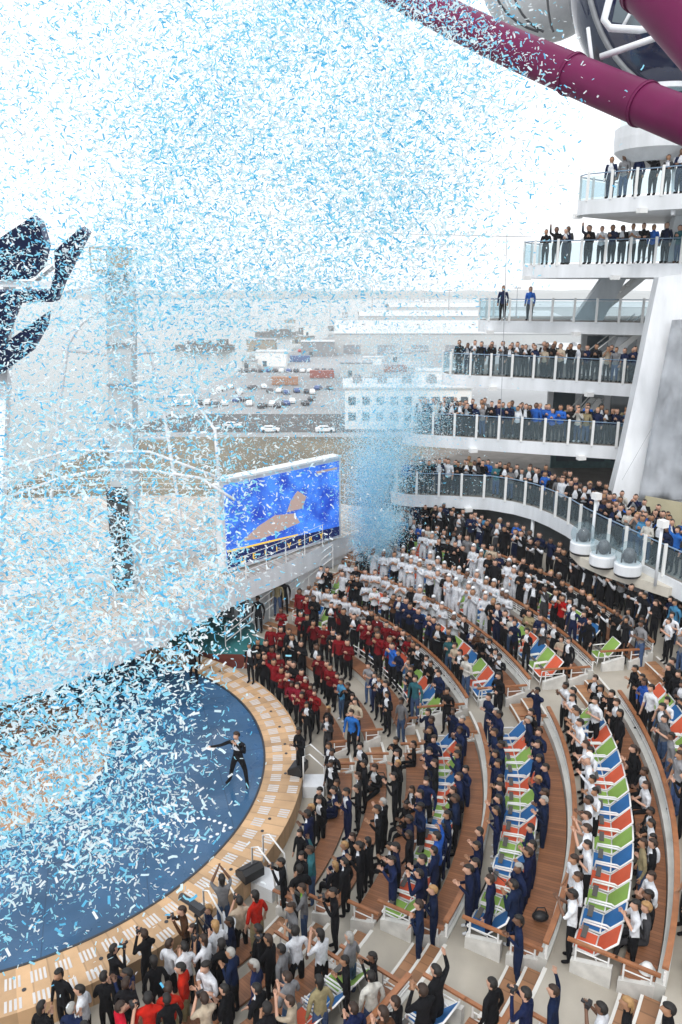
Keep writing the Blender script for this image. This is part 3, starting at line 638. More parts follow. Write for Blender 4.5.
# supporting column under the balcony
for x, y in ((11.2, 28.2), (9.3, 36.2)):
    q = MB(); q.tube([(x, y, 2.1), (x, y, 4.25)], .09, 12); q.build('support_column', white, ship, smooth=True)
def searchlight():
    e = empty('searchlight', (0, 0, 0))
    q = MB(); q.lathe((0, 0, 0), [(.46, 0), (.46, .07)], 28, 1); q.lathe((0, 0, .07), [(.47, 0), (.5, .03), (.5, .38), (.46, .43), (.1, .43)], 28); q.build('drum', [white, black], e)
    q = MB(); q.ell((0, 0, .78), (.24, .24, .3), 16, 10); q.bar((-.26, 0, .45), (-.26, 0, .85), .05); q.bar((.26, 0, .45), (.26, 0, .85), .05); q.build('lamp_head', mat('lamp_grey', (.12, .12, .13), .4, .3, 8), e, smooth=True)
    q = MB(); q.ell((0, 0, .82), (.5, .5, .5), 24, 14, v0=0, v1=2.5); q.build('dome', glassm, e, smooth=True)
    return e
s0_ = searchlight()
for i, (px, py, lb) in enumerate(((582, 553, 'leftmost'), (602, 566, 'middle'), (627, 575, 'rightmost'))):
    o = s0_ if i == 0 else copy_tree(s0_); o.location = at(px, py, 4.63)
    tag(o, f'{lb} of three white drum searchlights with clear domes on the balcony ledge', 'searchlight', 'drum searchlights')
for i, (px, py) in enumerate(((591, 552), (655, 586))):
    p = at(px, py, 4.6); e = empty('lamp_post', p, ['slim white post with a box lamp behind the searchlights', 'taller white post with a box lamp at the right balcony edge'][i], 'lamp post', 'white balcony lamp posts')
    q = MB(); q.tube([p, p+Vector((0, 0, 2.2))], .055, 10); q.build('pole', white, e, smooth=True)
    q = MB(); q.box(p+Vector((0, -.05, 2.38)), (.28, .3, .26), .4); q.build('lamp_box', white2, e)
# balcony crowd
def along(E, z, off, s):
    pts = E; cum = [0]
    for i in range(len(pts)-1): cum.append(cum[-1]+(pts[i+1]-pts[i]).length)
    if s > cum[-1]: return None
    j = max(i for i in range(len(cum)-1) if cum[i] <= s); d = (pts[j+1]-pts[j]).normalized(); nrm = Vector((-d.y, d.x))
    if nrm.dot(Vector((pts[j].x-CX, pts[j].y-CY))) < 0: nrm = -nrm
    return pts[j].lerp(pts[j+1], (s-cum[j])/(cum[j+1]-cum[j]))+nrm*off
BAL = {1: [(5.0, .56, .4, .93), (6, 1.2, .9, .5)], 2: [(5., .5, .4, .92), (6, .8, .9, .5)], 4: [(4.9, .42, .4, .95), (6, .5, .85, .6), (8, .6, 1.3, .4)], 5: [(4.9, .4, .4, .97), (5, .45, .8, .85), (6, .5, 1.2, .7), (8, .6, 1.7, .4)], 6: [(5., .42, .4, .95), (6, .46, .85, .8), (7, .5, 1.35, .6), (14, .5, 1.9, .7)]}
for n, rows in BAL.items():
    E, z = edges[n]
    for s0, stp, off, pr in rows:
        s = s0
        while True:
            q = along(E, z, off+random.uniform(-.1, .1), s)
            if q is None: break
            if random.random() < pr and not (n == 1 and s > 15):
                o = choose(MIX if n != 6 else MIX+[('blue', 3)]); 
                if n == 5 and 10.3 < s < 12: o = 'blue'
                add_person(q.x, q.y, z+.015, o, choose([('clap', 4), ('down', 4), ('photo', 1), ('wave', .3), ('fold', 1.5)]), 'balcony')
            s += stp*random.uniform(.85, 1.25)
for px in (502, 529):
    E, z = edges[3]; q = plan(px, 43.3, 13.3); add_person(q.x, q.y, z+.015, 'blue' if px > 510 else 'navytop', 'down', 'balcony')

# ---------------------------------------------------------------- build the people
cam0 = Vector((0, 0, H))
def proj(p):
    d = p-cam0; t = d.y*CP-d.z*SP; return 341+FPX*d.x/t, 512-FPX*(d.y*SP+d.z*CP)/t, t
vis = []
for d in people:
    x, y, t = proj(d['p']+Vector((0, 0, 1.5))); d['t'] = t; d['in'] = -10 < x < 692 and y < 1040 and y > -20 and t > 3
vis = [d for d in people if d['in']]
perf = dict(p=PERF, o='suit', pose='stride', fem=0, hk='short', hi=1, a=R(158), s=1.07, w='', must=True, sk=0, t=24, label='person in dark suit and open white shirt with microphone, alone on the blue stage')
vis.sort(key=lambda d: (not d['must'], d['t'])); near = [perf]+vis[:297]; far = vis[297:]
print('people', len(vis), 'far', len(far))
def slots(d):
    o = OUT[d['o']]; sk = skins[d['sk']]
    g = lambda k: sk if k == 'skin' else CL[k]
    return [sk, g(o[0]), g(o[1]), g(o[2]), g(o[3]), g(o[4]), g(o[5])]
hatm = mat('hat_white', (.72, .74, .76), .7, .05)
seen = {}; person_cat = 'person'
for d in near:
    o = bpy.data.objects.new('person', HI[(d['pose'], d['fem'])]); col.objects.link(o)
    o.location = d['p']; o.rotation_euler = (0, 0, d['a']); o.scale = (d['s']*(1.16 if d is perf else random.uniform(.92, 1.16)), d['s']*random.uniform(.94, 1.14), d['s'])
    for i, mm in enumerate(slots(d)): o.material_slots[i].link = 'OBJECT'; o.material_slots[i].material = mm
    hn = '' if d['hk'] == 'hat' else HN[d['hi']]
    lb = d['label'] or (f"person in {OUT[d['o']][6].split(' and ')[0]}, {d['w']}" if d['must'] else f"{hn} person in {OUT[d['o']][6].split(' and ')[0]}, {d['w']}".strip())
    ws = lb.split()
    if len(ws) > 16: lb = lb.replace(hn+' person', 'person'); lb = ' '.join(lb.split()[:16])
    tag(o, lb, person_cat, 'spectators around the stage' if d is not perf else None)
    if d['must'] and d['pose'] == 'photo' and d['w'] and 'camera operator' not in d['w']:
        ca, sa = math.cos(d['a']), math.sin(d['a']); cp_ = d['p']+Vector((-sa*.27*d['s'], ca*.27*d['s'], 1.57*d['s']))
        q = MB(); q.box(cp_, (.15, .07, .1), d['a']); q.tube([cp_, cp_+Vector((-sa, ca, .1))*.13], .035, 10); tag(q.build('photo_camera', black), 'black camera held up by the person '+d['w'], 'camera', 'cameras held by spectators')
    hm = bpy.data.objects.new('hair' if d['hk'] != 'hat' else 'cap', HM[d['hk']]); col.objects.link(hm); hm.parent = o
    hm.material_slots[0].link = 'OBJECT'; hm.material_slots[0].material = hatm if d['hk'] == 'hat' else HAIR[d['hi']]
# the many small figures farther off, merged as one crowd
allm = []; mi = {}
def midx(mm):
    if mm.name not in mi: mi[mm.name] = len(allm); allm.append(mm)
    return mi[mm.name]
VV = []; FF = []; MI = []; base = 0; cache = {}
def arrs(me):
    if me.name in cache: return cache[me.name]
    v = np.empty(len(me.vertices)*3); me.vertices.foreach_get('co', v)
    r = (v.reshape(-1, 3), [tuple(p.vertices) for p in me.polygons], [p.material_index for p in me.polygons]); cache[me.name] = r; return r
for d in far:
    sl = slots(d); c, s = math.cos(d['a']), math.sin(d['a']); Rm = np.array([[c, s, 0], [-s, c, 0], [0, 0, 1]])*d['s']
    for me, sm in ((LO[(d['pose'], d['fem'])], sl), (HM[d['hk']], [hatm if d['hk'] == 'hat' else HAIR[d['hi']]])):
        v, f, m_ = arrs(me); VV.append(v @ Rm+np.array(d['p'])); FF += [tuple(i+base for i in t) for t in f]; MI += [midx(sm[k]) for k in m_]; base += len(v)
me = bpy.data.meshes.new('crowd'); me.from_pydata(np.concatenate(VV).tolist(), [], FF)
for mm in allm: me.materials.append(mm)
me.polygons.foreach_set('material_index', MI); me.polygons.foreach_set('use_smooth', [True]*len(MI))
o = bpy.data.objects.new('crowd', me); col.objects.link(o); tag(o, 'dense crowd of distant spectators on the upper tiers and ship balconies', 'crowd', kind='stuff')
# what the performer holds, camera gear
a = perf['a']
def ploc(v): c, s = math.cos(a), math.sin(a); return PERF+Vector((c*v[0]-s*v[1], s*v[0]+c*v[1], v[2]))*1.0
q = MB(); q.tube([ploc((-.03, .24, 1.5)), ploc((.0, .2, 1.62))], .02, 8); q.ell(ploc((0, .2, 1.64)), (.03, .03, .035), 10, 6); tag(q.build('microphone', black), 'black hand microphone held by the suited performer', 'microphone')
q = MB(); p0 = ploc((.84, .22, 1.2)); q.box(p0+Vector((0, 0, .03)), (.3, .2, .01), a); tag(q.build('paper_sheet', white2), 'white paper held out by the performer on stage', 'paper')
def speaker(px, py, rz, lb):
    p = at(px, py, .035); e = empty('stage_speaker', p, lb, 'speaker', 'floor speakers on the stage rim')
    T = Matrix.Translation(p) @ Matrix.Rotation(rz, 4, 'Z')
    pr = [(-.24, 0), (.24, 0), (.24, .16), (-.1, .34), (-.24, .25)]; w = .3
    vs = [T @ Vector((x, y, z)) for y in (-w, w) for x, z in pr]; q = MB()
    q.add(vs, [(0, 1, 2, 3, 4), (9, 8, 7, 6, 5)]+[(i, (i+1) % 5, 5+(i+1) % 5, 5+i) for i in range(5)]); q.build('cabinet', black, e)
    q = MB(); q.slab([T @ Vector(v) for v in ((.22, -.26, .175), (.22, .26, .175), (-.07, .26, .332), (-.07, -.26, .332))], (0, 0, .012)); q.build('grille', dark, e)
speaker(298, 771, R(160), 'black wedge speaker on the pale rim near the upper aisle'); speaker(250, 875, R(130), 'black wedge speaker on the near rim beside the grey-shirted photographer')
def tripod(p, h, lb, cam=False):
    e = empty('camera_tripod', p, lb, 'tripod', 'camera tripods')
    for k in range(3):
        q = MB(); q.tube([p+Vector((0, 0, h)), p+Vector((.45*math.cos(k*2.1+.5), .45*math.sin(k*2.1+.5), 0))], .02, 6); q.build('leg', black, e)
    q = MB(); q.tube([p+Vector((0, 0, h*.7)), p+Vector((0, 0, h+.1))], .025, 6); q.box(p+Vector((0, 0, h+.12)), (.1, .1, .06)); q.tube([p+Vector((0, 0, h+.12)), p+Vector((.3, -.2, h-.05))], .012, 6); hd = q.build('head', black, e)
    if cam:
        q = MB(); q.box(p+Vector((0, 0, h+.3)), (.15, .36, .18), .9); q.tube([p+Vector((-.1, .12, h+.3)), p+Vector((-.42, .35, h+.3))], .08, 12); q.box(p+Vector((.12, -.2, h+.47)), (.16, .2, .1), .9)
        tag(q.build('video_camera', dark), 'black broadcast video camera on its tripod at the stage rim', 'video camera')
tripod(at(487, 925, .5), 1.45, 'black tripod standing alone in the aisle strip by the first timber rail')
tripod(at(200, 965, .035), 1.3, 'black tripod under the video camera at the stage rim', True)
for px, py, z in ((638, 912, 2.03), (641, 905, 2.03)):
    pass
def hardhat(p, lb):
    e = MB(); e.lathe(p, [(.17, 0), (.17, .015), (.13, .02), (.125, .08), (.09, .14), (.03, .165), (.001, .168)], 20); tag(e.build('hard_hat', white2, smooth=True), lb, 'hard hat', 'white hard hats')
hardhat(pol(19.15, -24, 2.03), 'white hard hat lying on the sixth bench beside the seated white shirts'); hardhat(pol(19.3, -29.6, 2.03), 'white hard hat at the aisle end of the sixth bench'); hardhat(pol(18.0, -19.5, 1.6), 'white upturned hard hat on the floor beside the deck chairs')
for a, r, rz, nm in ((-6, 11.75, .3, 'soft black bag on the second curved bench'), (-27, 17.0, .8, 'black bag at the aisle end of the fifth bench'), (-4, 12.0, 1.2, 'small black bag left on the second bench near the upper stairs'), (-17, 19.1, .4, 'dark rucksack on the sixth bench among the seated guests'), (-1.5, 9.9, .2, 'black case beside the stage rim rail')):
    p = pol(r, a, zf(r)+(.44 if r > 10 else 0)); q = MB(); q.ell(p+Vector((0, 0, .13)), (.19, .13, .11), 12, 8); q.tube([p+Vector((-.14, 0, .22)), p+Vector((-.08, 0, .36)), p+Vector((.08, 0, .36)), p+Vector((.14, 0, .22))], .015, 6)
    tag(q.build('hand_bag', black, smooth=True), nm, 'bag', 'bags on the benches')
# stage-side access rails
for a, lb in ((-1, 'bent white access rail and ramp beside the stage near the upper aisle'), (-27, 'bent white access rail beside the near floor speaker'), (-38, 'bent white access rail by the video camera')):
    e = empty('access_rail', pol(9.6, a, 0), lb, 'rail', 'stage access rails')
    for da in (-1.6, 1.6):
        q = MB(); q.tube([pol(9.55, a+da, 0), pol(9.55, a+da, .85), pol(9.75, a+da, .95), pol(10.2, a+da, .5), pol(10.3, a+da, -.6)], .025, 8); q.build('hoop', white2, e, smooth=True)
    q = MB(); q.arcbox(9.52, 10.2, -.6, -.2, a-2, a+2, step=9); q.build('step', white, e)

# ---------------------------------------------------------------- teal pool, stern walkway, screen
q = MB(); q.prism([(-7.6, 31.2), (-5.6, 30.2), (-3.4, 30.1), (-3.0, 31.1), (-5.0, 35.2), (-7.0, 35.8)], -.6, .06, 0, 1); q.build('teal_platform', [teal, redm], kind='structure')
PL = [(1.6, 39.2), (-.15, 36.9), (-2.5, 33.4), (-4.8, 30.3), (-6.6, 27.4), (-8.2, 25.0), (-10.6, 22.9), (-14, 21.0), (-19, 19.5), (-26, 19)]
def smoothpl(P, n=6):
    out = []; P = [Vector(p) for p in P]
    for i in range(len(P)-1):
        p0, p1, p2, p3 = P[max(i-1, 0)], P[i], P[i+1], P[min(i+2, len(P)-1)]
        for k in range(n):
            t = k/n; out.append(.5*((2*p1)+(p2-p0)*t+(2*p0-5*p1+4*p2-p3)*t*t+(3*p1-p0-3*p2+p3)*t**3))
    return out+[P[-1]]
W = smoothpl(PL)
ZW = 3.0
q = MB(); bk = [Vector((-26, 44)), Vector((-12, 45.5)), Vector((-2, 44.5)), Vector((3, 42))]
q.prism([(p.x, p.y) for p in W]+[(p.x, p.y) for p in reversed(bk)][::-1], ZW-.95, ZW, 1, 0)
wk = q.build('stern_walkway', [white, deck_wood]); tag(wk, 'curved white-edged teak walkway deck passing over the back of the stage', 'walkway')
def railing_along(P, z, parent, h=1.05, name='railing', rows=3):
    q = MB(); pts = [Vector((p.x, p.y, z)) for p in P]
    for k in range(rows): q.tube([p+Vector((0, .1, h*(k+1)/rows)) for p in pts], .013, 5)
    for p in pts[::2]: q.bar(p+Vector((0, .1, 0)), p+Vector((0, .1, h)), .035)
    return q.build(name, white2, parent)
railing_along(W, ZW, wk); railing_along(smoothpl([(-26, 44), (-12, 45.5), (-2, 44.5), (3, 42)]), ZW, wk)
q = MB(); q.bar((-26, 36, ZW), (-10, 38.5, ZW), .05); 
Q = smoothpl([(-24, 27), (-14, 29), (-8, 33), (-4, 38.5)])
f = railing_along(Q, ZW, wk, 1.1, 'inner_railing')
q = MB()
for i in range(len(Q)-1): q.slab([Vector((Q[i].x, Q[i].y, ZW)), Vector((Q[i+1].x, Q[i+1].y, ZW)), Vector((Q[i+1].x, Q[i+1].y, ZW+.5)), Vector((Q[i].x, Q[i].y, ZW+.5))], (0, .2, 0))
q.build('parapet', white, wk)
# side wall under the walkway next to the steps
q = MB(); sw = [Vector((1.6, 39.2)), Vector((-.15, 37.0)), Vector((-2.5, 33.6)), Vector((-4.5, 31.)), Vector((-4.7, 33.2))]
sw = [Vector((1.8, 39.6)), Vector((-.1, 37.2)), Vector((-2.4, 34.2)), Vector((-4.2, 33.4)), Vector((-5.6, 34.4))]
for i in range(len(sw)-1): q.slab([Vector((sw[i].x, sw[i].y, -.5)), Vector((sw[i+1].x, sw[i+1].y, -.5)), Vector((sw[i+1].x, sw[i+1].y, 2.05)), Vector((sw[i].x, sw[i].y, 2.05))], (-.1, .25, 0))
q.build('side_wall', white, wk)
for k, t in enumerate((.2, .75)):
    p = Vector((-4.2, 33.4, 0)).lerp(Vector((-5.6, 34.4, 0)), t); q = MB(); q.box((p.x-.05, p.y-.1, 1.05), (.62, .08, 2.05), R(-35)); d = q.build('door', steel, wk)
    q = MB(); q.box((p.x-.08, p.y-.16, 1.15), (.42, .04, 1.6), R(-35)); q.build('pane', winm, d)
q = MB(); q.slab([(-6.2, 35.5, -.5), (-9, 33, -.5), (-13, 29, -.5), (-22, 26, -.5), (-22, 26, 2.04), (-13, 29, 2.04), (-9, 33, 2.04), (-6.2, 35.5, 2.04)], (0, .2, 0))
q = MB(); pz = [(-5.8, 35.2), (-8.5, 32.5), (-12, 28.5), (-18, 26), (-26, 25)]
for i in range(4): q.slab([(*pz[i], -.5), (*pz[i+1], -.5), (*pz[i+1], 2.04), (*pz[i], 2.04)], (0, .2, 0))
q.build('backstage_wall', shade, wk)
# handrail by the far steps
e = empty('step_railing', (-2, 34, 1), 'white sloping three-bar railing beside the far steps under the screen', 'railing')
a_, c_ = Vector((-5.0, 30.9, 1.0)), Vector((-.4, 36.4, 2.9)); q = MB()
for k in (0, .35, .7): q.tube([a_-Vector((0, 0, k)), c_-Vector((0, 0, k))], .025, 6)
for k in range(9): p = a_.lerp(c_, k/8); q.tube([p, p-Vector((0, 0, 1.3))], .025, 6)
q.build('rails', white2, e)
# screen
sl, sr = Vector((-4.95, 31.9, 3.28)), Vector((-.12, 36.75, 3.28)); up = Vector((0, 0, 3.72)); un = (sr-sl).normalized(); nn = Vector((un.y, -un.x, 0))
scr = empty('video_screen', (sl+sr)/2, 'large outdoor video wall showing a blue picture with gold letters below it', 'screen')
q = MB(); q.slab([sl-un*.15-Vector((0, 0, .15)), sr+un*.15-Vector((0, 0, .15)), sr+un*.15+up+Vector((0, 0, .15)), sl-un*.15+up+Vector((0, 0, .15))], -nn*.45); q.slab([sl-un*.1+up+nn*.12+Vector((0, 0, .18)), sr+un*.1+up+nn*.12+Vector((0, 0, .18)), sr+un*.1+up-nn*.5+Vector((0, 0, .18)), sl-un*.1+up-nn*.5+Vector((0, 0, .18))], (0, 0, .1)); q.build('frame', white, scr)
m = bpy.data.materials.new('screen_image'); m.use_nodes = True; nt = m.node_tree; bb = nt.nodes['Principled BSDF']; g = N(nt, 'ShaderNodeNewGeometry')
no = N(nt, 'ShaderNodeTexNoise'); no.inputs['Scale'].default_value = .9; no.inputs['Detail'].default_value = 7; nt.links.new(g.outputs['Position'], no.inputs['Vector'])
rp = N(nt, 'ShaderNodeValToRGB'); rp.color_ramp.elements[0].position = .38; rp.color_ramp.elements[0].color = (.008, .05, .5, 1); rp.color_ramp.elements[1].position = .62; rp.color_ramp.elements[1].color = (.06, .26, .95, 1)
nt.links.new(no.outputs['Fac'], rp.inputs[0]); nt.links.new(rp.outputs[0], bb.inputs['Emission Color']); bb.inputs['Emission Strength'].default_value = 1.15; bb.inputs['Base Color'].default_value = (.01, .01, .02, 1)
q = MB(); q.slab([sl, sr, sr+up, sl+up], nn*.03); q.build('display', m, scr)
def sp(u, v, o=.05): return sl+(sr-sl)*u+up*v+nn*o
def em(name, c, s): return mat(name, c, .5, 0, emit=s)
q = MB(); q.slab([sp(.12, .29), sp(.3, .25), sp(.62, .32), sp(.57, .46), sp(.4, .5), sp(.26, .42)], nn*.01); q.build('figure_image', em('screen_peach', (.42, .3, .26), .5), scr)
q = MB(); q.slab([sp(.78, .93), sp(.98, .93), sp(.98, .9), sp(.78, .9)], nn*.01); q.build('title_line', M['screen_peach'], scr); q = MB(); q.slab([sp(.5, .5, .07), sp(.64, .5, .07), sp(.68, .64, .07), sp(.6, .74, .07), sp(.54, .64, .07)], nn*.01); q.build('head_image', M['screen_peach'], scr)
q = MB(); q.slab([sp(0, .0), sp(1, .0), sp(1, .12), sp(0, .2)], nn*.008); q.build('caption_band', em('screen_dark', (.004, .012, .08), .6), scr)
q = MB(); q.slab([sp(0, .2, .06), sp(.6, .16, .06), sp(.6, .18, .06), sp(0, .225, .06)], nn*.01); q.build('gold_line', em('screen_gold', (.75, .5, .08), .7), scr)
for ch, u in zip('DELIVERY', np.linspace(.1, .8, 8)):
    c = bpy.data.curves.new('caption_letter', 'FONT'); c.body = ch; c.size = .38; c.extrude = .01; c.materials.append(M['screen_gold']); t_ = bpy.data.objects.new('t', c); col.objects.link(t_); bpy.context.view_layer.update(); me_ = bpy.data.meshes.new_from_object(t_.evaluated_get(bpy.context.evaluated_depsgraph_get())); bpy.data.objects.remove(t_); o = bpy.data.objects.new('caption_letter', me_); col.objects.link(o)
    o.parent = scr; o.location = sp(u, .03, .07)-scr.location; o.rotation_euler = (R(90), 0, math.atan2(un.y, un.x))

# ---------------------------------------------------------------- diving tower and gantries
tb = at(124, 596, 3.0); e = empty('diving_tower', tb, 'tall grey diving tower with a top platform rising behind the stage', 'tower')
q = MB(); q.bar(tb+Vector((0, .5, 0)), tb+Vector((.7, .5, 12.5)), .88, .9); mast = q.build('mast', mat('tower_grey', (.5, .54, .56), .6, .12, 1.4), e)
for z in np.arange(1, 12.4, 1.5):
    q = MB(); q.box(tb+Vector((z*.056, -.03, z)), (.92, .08, .08)); q.build('band', steel, mast)
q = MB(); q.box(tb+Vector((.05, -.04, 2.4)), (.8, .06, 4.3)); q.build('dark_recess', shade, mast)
tb = tb+Vector((.75, 0, 0)); q = MB(); q.box(tb+Vector((-.1, -.1, 12.55)), (1.15, 1.5, .14))
for x in (-.62, .48):
    for y in (-1.1, .9): q.bar(tb+Vector((x, y, 12.6)), tb+Vector((x, y, 13.35)), .05)
for z in (12.95, 13.35):
    q.bar(tb+Vector((-.62, -1.1, z)), tb+Vector((.48, -1.1, z)), .05); q.bar(tb+Vector((-.62, -1.1, z)), tb+Vector((-.62, .9, z)), .05); q.bar(tb+Vector((.48, -1.1, z)), tb+Vector((.48, .9, z)), .05)
q.box(tb+Vector((-.1, .7, 13.05)), (.9, .1, .7)); q.build('platform', mat('platform_tan', (.4, .36, .3), .6, .1), e)
q = MB()
for pts in ([(134, 330), (150, 350), (165, 420), (178, 500), (186, 570)], [(106, 305), (80, 325), (68, 345), (58, 420), (50, 520)], [(106, 285), (70, 290), (40, 300)], [(134, 400), (190, 395), (215, 430), (222, 520)], [(62, 350), (110, 355), (160, 352)], [(60, 440), (110, 440), (170, 438)]):
    q.tube([atd(x, y, 31.5) for x, y in pts], .07, 6)
q.build('bracing', white, e, smooth=True)
q = MB(); q.tube([atd(x, y, 30) for x, y in ((0, 500), (60, 478), (100, 470), (150, 470), (200, 478), (235, 500))], .06, 8); q.tube([atd(x, y, 30) for x, y in ((0, 470), (70, 450), (150, 452), (225, 480))], .06, 8)
o = q.build('gantry_beam', white, smooth=True); tag(o, 'long bowed white gantry tube crossing behind the diving tower', 'gantry')
# small crane lights
# emblem letters at the left
e = empty('emblem_sign', atd(30, 300, 27), 'huge navy raised emblem mark on a white frame at the left edge', 'sign')
shapes = [[(-30, 258), (31, 217), (39, 223), (46, 247), (41, 268), (30, 279), (-30, 281)], [(54, 251), (80, 228), (87, 234), (62, 283), (55, 302), (18, 303), (1, 345), (-30, 366), (-30, 292), (50, 291), (55, 270)], [(-30, 372), (12, 338), (46, 313), (44, 327), (30, 352), (0, 374), (-30, 388)]]
nside = mat('emblem_side', (.11, .13, .2), .8, .1, spec=.1)
for s_ in shapes:
    q = MB(); P = [atd(x, y, 27) for x, y in s_]; q.slab(P, (.08, .3, .08), 0, 1); q.build('emblem_stroke', [mat('emblem_navy', (.004, .009, .035), .8, .1, spec=.1), nside], e)
q = MB(); q.bar(atd(-30, 284, 27.3), atd(56, 284, 27.3), .25, .2); q.bar(atd(12, 230, 27.9), atd(-4, 600, 27.9), .3, .3); q.bar(atd(-35, 340, 27.9), atd(60, 262, 27.9), .12, .12); q.build('frame', white, e)

# ---------------------------------------------------------------- purple slides, dark bowl
def slide(pts, r, lb, fl):
    e = empty('slide_tube', pts[0], lb, 'water slide', 'purple slide tubes'); q = MB(); n = 24
    P = smoothpl3(pts, 6); q.tube(P, r, 28); q.build('tube', purple, e, smooth=True)
    for k in fl:
        i = int(k*(len(P)-2)); q = MB(); d = (P[i+1]-P[i]).normalized(); q.tube([P[i]-d*.05, P[i]+d*.05], r*1.07, 28); q.tube([P[i]-d*.07, P[i]-d*.052], r*1.09, 28); q.build('flange', purple, e)
def smoothpl3(P, n=6):
    out = []; P = [Vector(p) for p in P]
    for i in range(len(P)-1):
        p0, p1, p2, p3 = P[max(i-1, 0)], P[i], P[i+1], P[min(i+2, len(P)-1)]
        for k in range(n):
            t = k/n; out.append(.5*((2*p1)+(p2-p0)*t+(2*p0-5*p1+4*p2-p3)*t*t+(3*p1-p0-3*p2+p3)*t**3))
    return out+[P[-1]]
slide([atd(300, -62, 35), atd(400, -8, 33), atd(490, 38, 30), atd(590, 82, 27), atd(700, 127, 24), atd(800, 168, 22.5)], .66, 'long purple slide tube slanting across the top right corner', (.26, .6, .74))
slide([atd(600, -70, 18), atd(660, -6, 17), atd(720, 60, 16)], .62, 'short purple slide tube cutting the extreme top right corner', (.5,))
e = empty('slide_bowl', atd(690, 0, 30), 'glossy dark navy bowl hull with white framed opening above the slide', 'slide bowl')
q = MB(); q.ell(atd(700, -45, 33.5), (5.6, 4, 6.2), 48, 28); q.build('hull', navy, e, smooth=True)
q = MB(); c0 = atd(700, -45, 33.5); q.tube([c0+Vector((5.3*math.sin(t), -1.4, 5.95*math.cos(t))) for t in np.linspace(PI, 2*PI, 30)], .12, 8); q.build('rim', steel, e, smooth=True)
q = MB(); q.tube([atd(x, y, 26.2) for x, y in ((612, -10), (604, 20), (610, 28), (640, 30), (668, 24), (676, 14))], .12, 8); q.tube([atd(600, 57, 26.8), atd(684, 28, 25.5)], .11, 8); q.tube([atd(588, 28, 27.2), atd(593, 70, 27.2)], .07, 8); q.tube([atd(640, -5, 26.4), atd(622, 28, 26.6)], .06, 8)
q.build('strut', white, e, smooth=True)
q = MB(); q.slab([atd(x, y, 26.75) for x, y in ((618, -8), (612, 22), (640, 26), (664, 20), (666, -8))], (.02, .05, .05)); q.build('opening', winm, e)
e = empty('shell_canopy', atd(540, 0, 36), 'pale ribbed shell canopy tucked behind the purple slide', 'canopy')
q = MB(); q.ell(atd(548, -34, 40), (3.5, 2.4, 3.5), 30, 20); q.build('shell', mat('shell_white', (.66, .68, .7), .35, .08), e, smooth=True)
q = MB()
for dx in (-54, -38, -8): q.tube([atd(556+dx*1.1*math.cos(t)*1.1, -28+62*math.sin(t), 33.2+1.0*math.cos(t*0)) for t in np.linspace(-.2, 1.3, 9)], .05, 6)
q.build('rib', dark, e)

# ---------------------------------------------------------------- port: water, quay, sheds, cars, horizon
ZG = -17.0
m = bpy.data.materials.new('harbour_water'); m.use_nodes = True; nt = m.node_tree; bb = nt.nodes['Principled BSDF']; bb.inputs['Base Color'].default_value = (.16, .2, .2, 1); bb.inputs['Roughness'].default_value = .22
g = N(nt, 'ShaderNodeNewGeometry'); no = N(nt, 'ShaderNodeTexNoise'); no.inputs['Scale'].default_value = .25; no.inputs['Detail'].default_value = 4; nt.links.new(g.outputs['Position'], no.inputs['Vector']); bp = N(nt, 'ShaderNodeBump'); bp.inputs['Strength'].default_value = .35; nt.links.new(no.outputs['Fac'], bp.inputs['Height']); nt.links.new(bp.outputs[0], bb.inputs['Normal'])
q = MB(); q.add([(-2750, -280, ZG-2), (2750, -280, ZG-2), (2750, 3250, ZG-2), (-2750, 3250, ZG-2)], [(0, 1, 2, 3)]); q.build('water', m, kind='structure')
quay = mat('quay_concrete', (.30, .31, .32), .85, .25, .02); soil = mat('dry_ground', (.16, .14, .10), .9, .4, .05); hill = mat('far_land', (.10, .11, .09), .9, .3, .004)
P = [at(120, 430, ZG), at(190, 393, ZG), at(345, 330, ZG), at(300, 312, ZG)]
q = MB(); q.prism([(-40, 60), (P[0].x, P[0].y), (P[1].x, P[1].y), (P[2].x, P[2].y), (40, 1100), (2600, 1100), (2600, 60)][::-1], ZG-2.5, ZG); q.build('quay', quay, kind='structure')
q = MB(); q.add([(-60, 95, ZG+.02), (260, 95, ZG+.02), (260, 172, ZG+.02), (-48, 172, ZG+.02)], [(0, 1, 2, 3)]); q.build('dry_ground', soil, kind='structure')
q = MB(); q.add([(-50, 178, ZG+.02), (400, 178, ZG+.02), (400, 205, ZG+.02), (-45, 205, ZG+.02)], [(0, 1, 2, 3)]); q.build('road', mat('asphalt', (.1, .1, .1), .9, .2, .1), kind='structure')
q = MB()
for k in range(24): q.box((-40+k*9, 191, ZG+.03), (3, .2, .01))
q.build('road_marking', white2, kind='structure')
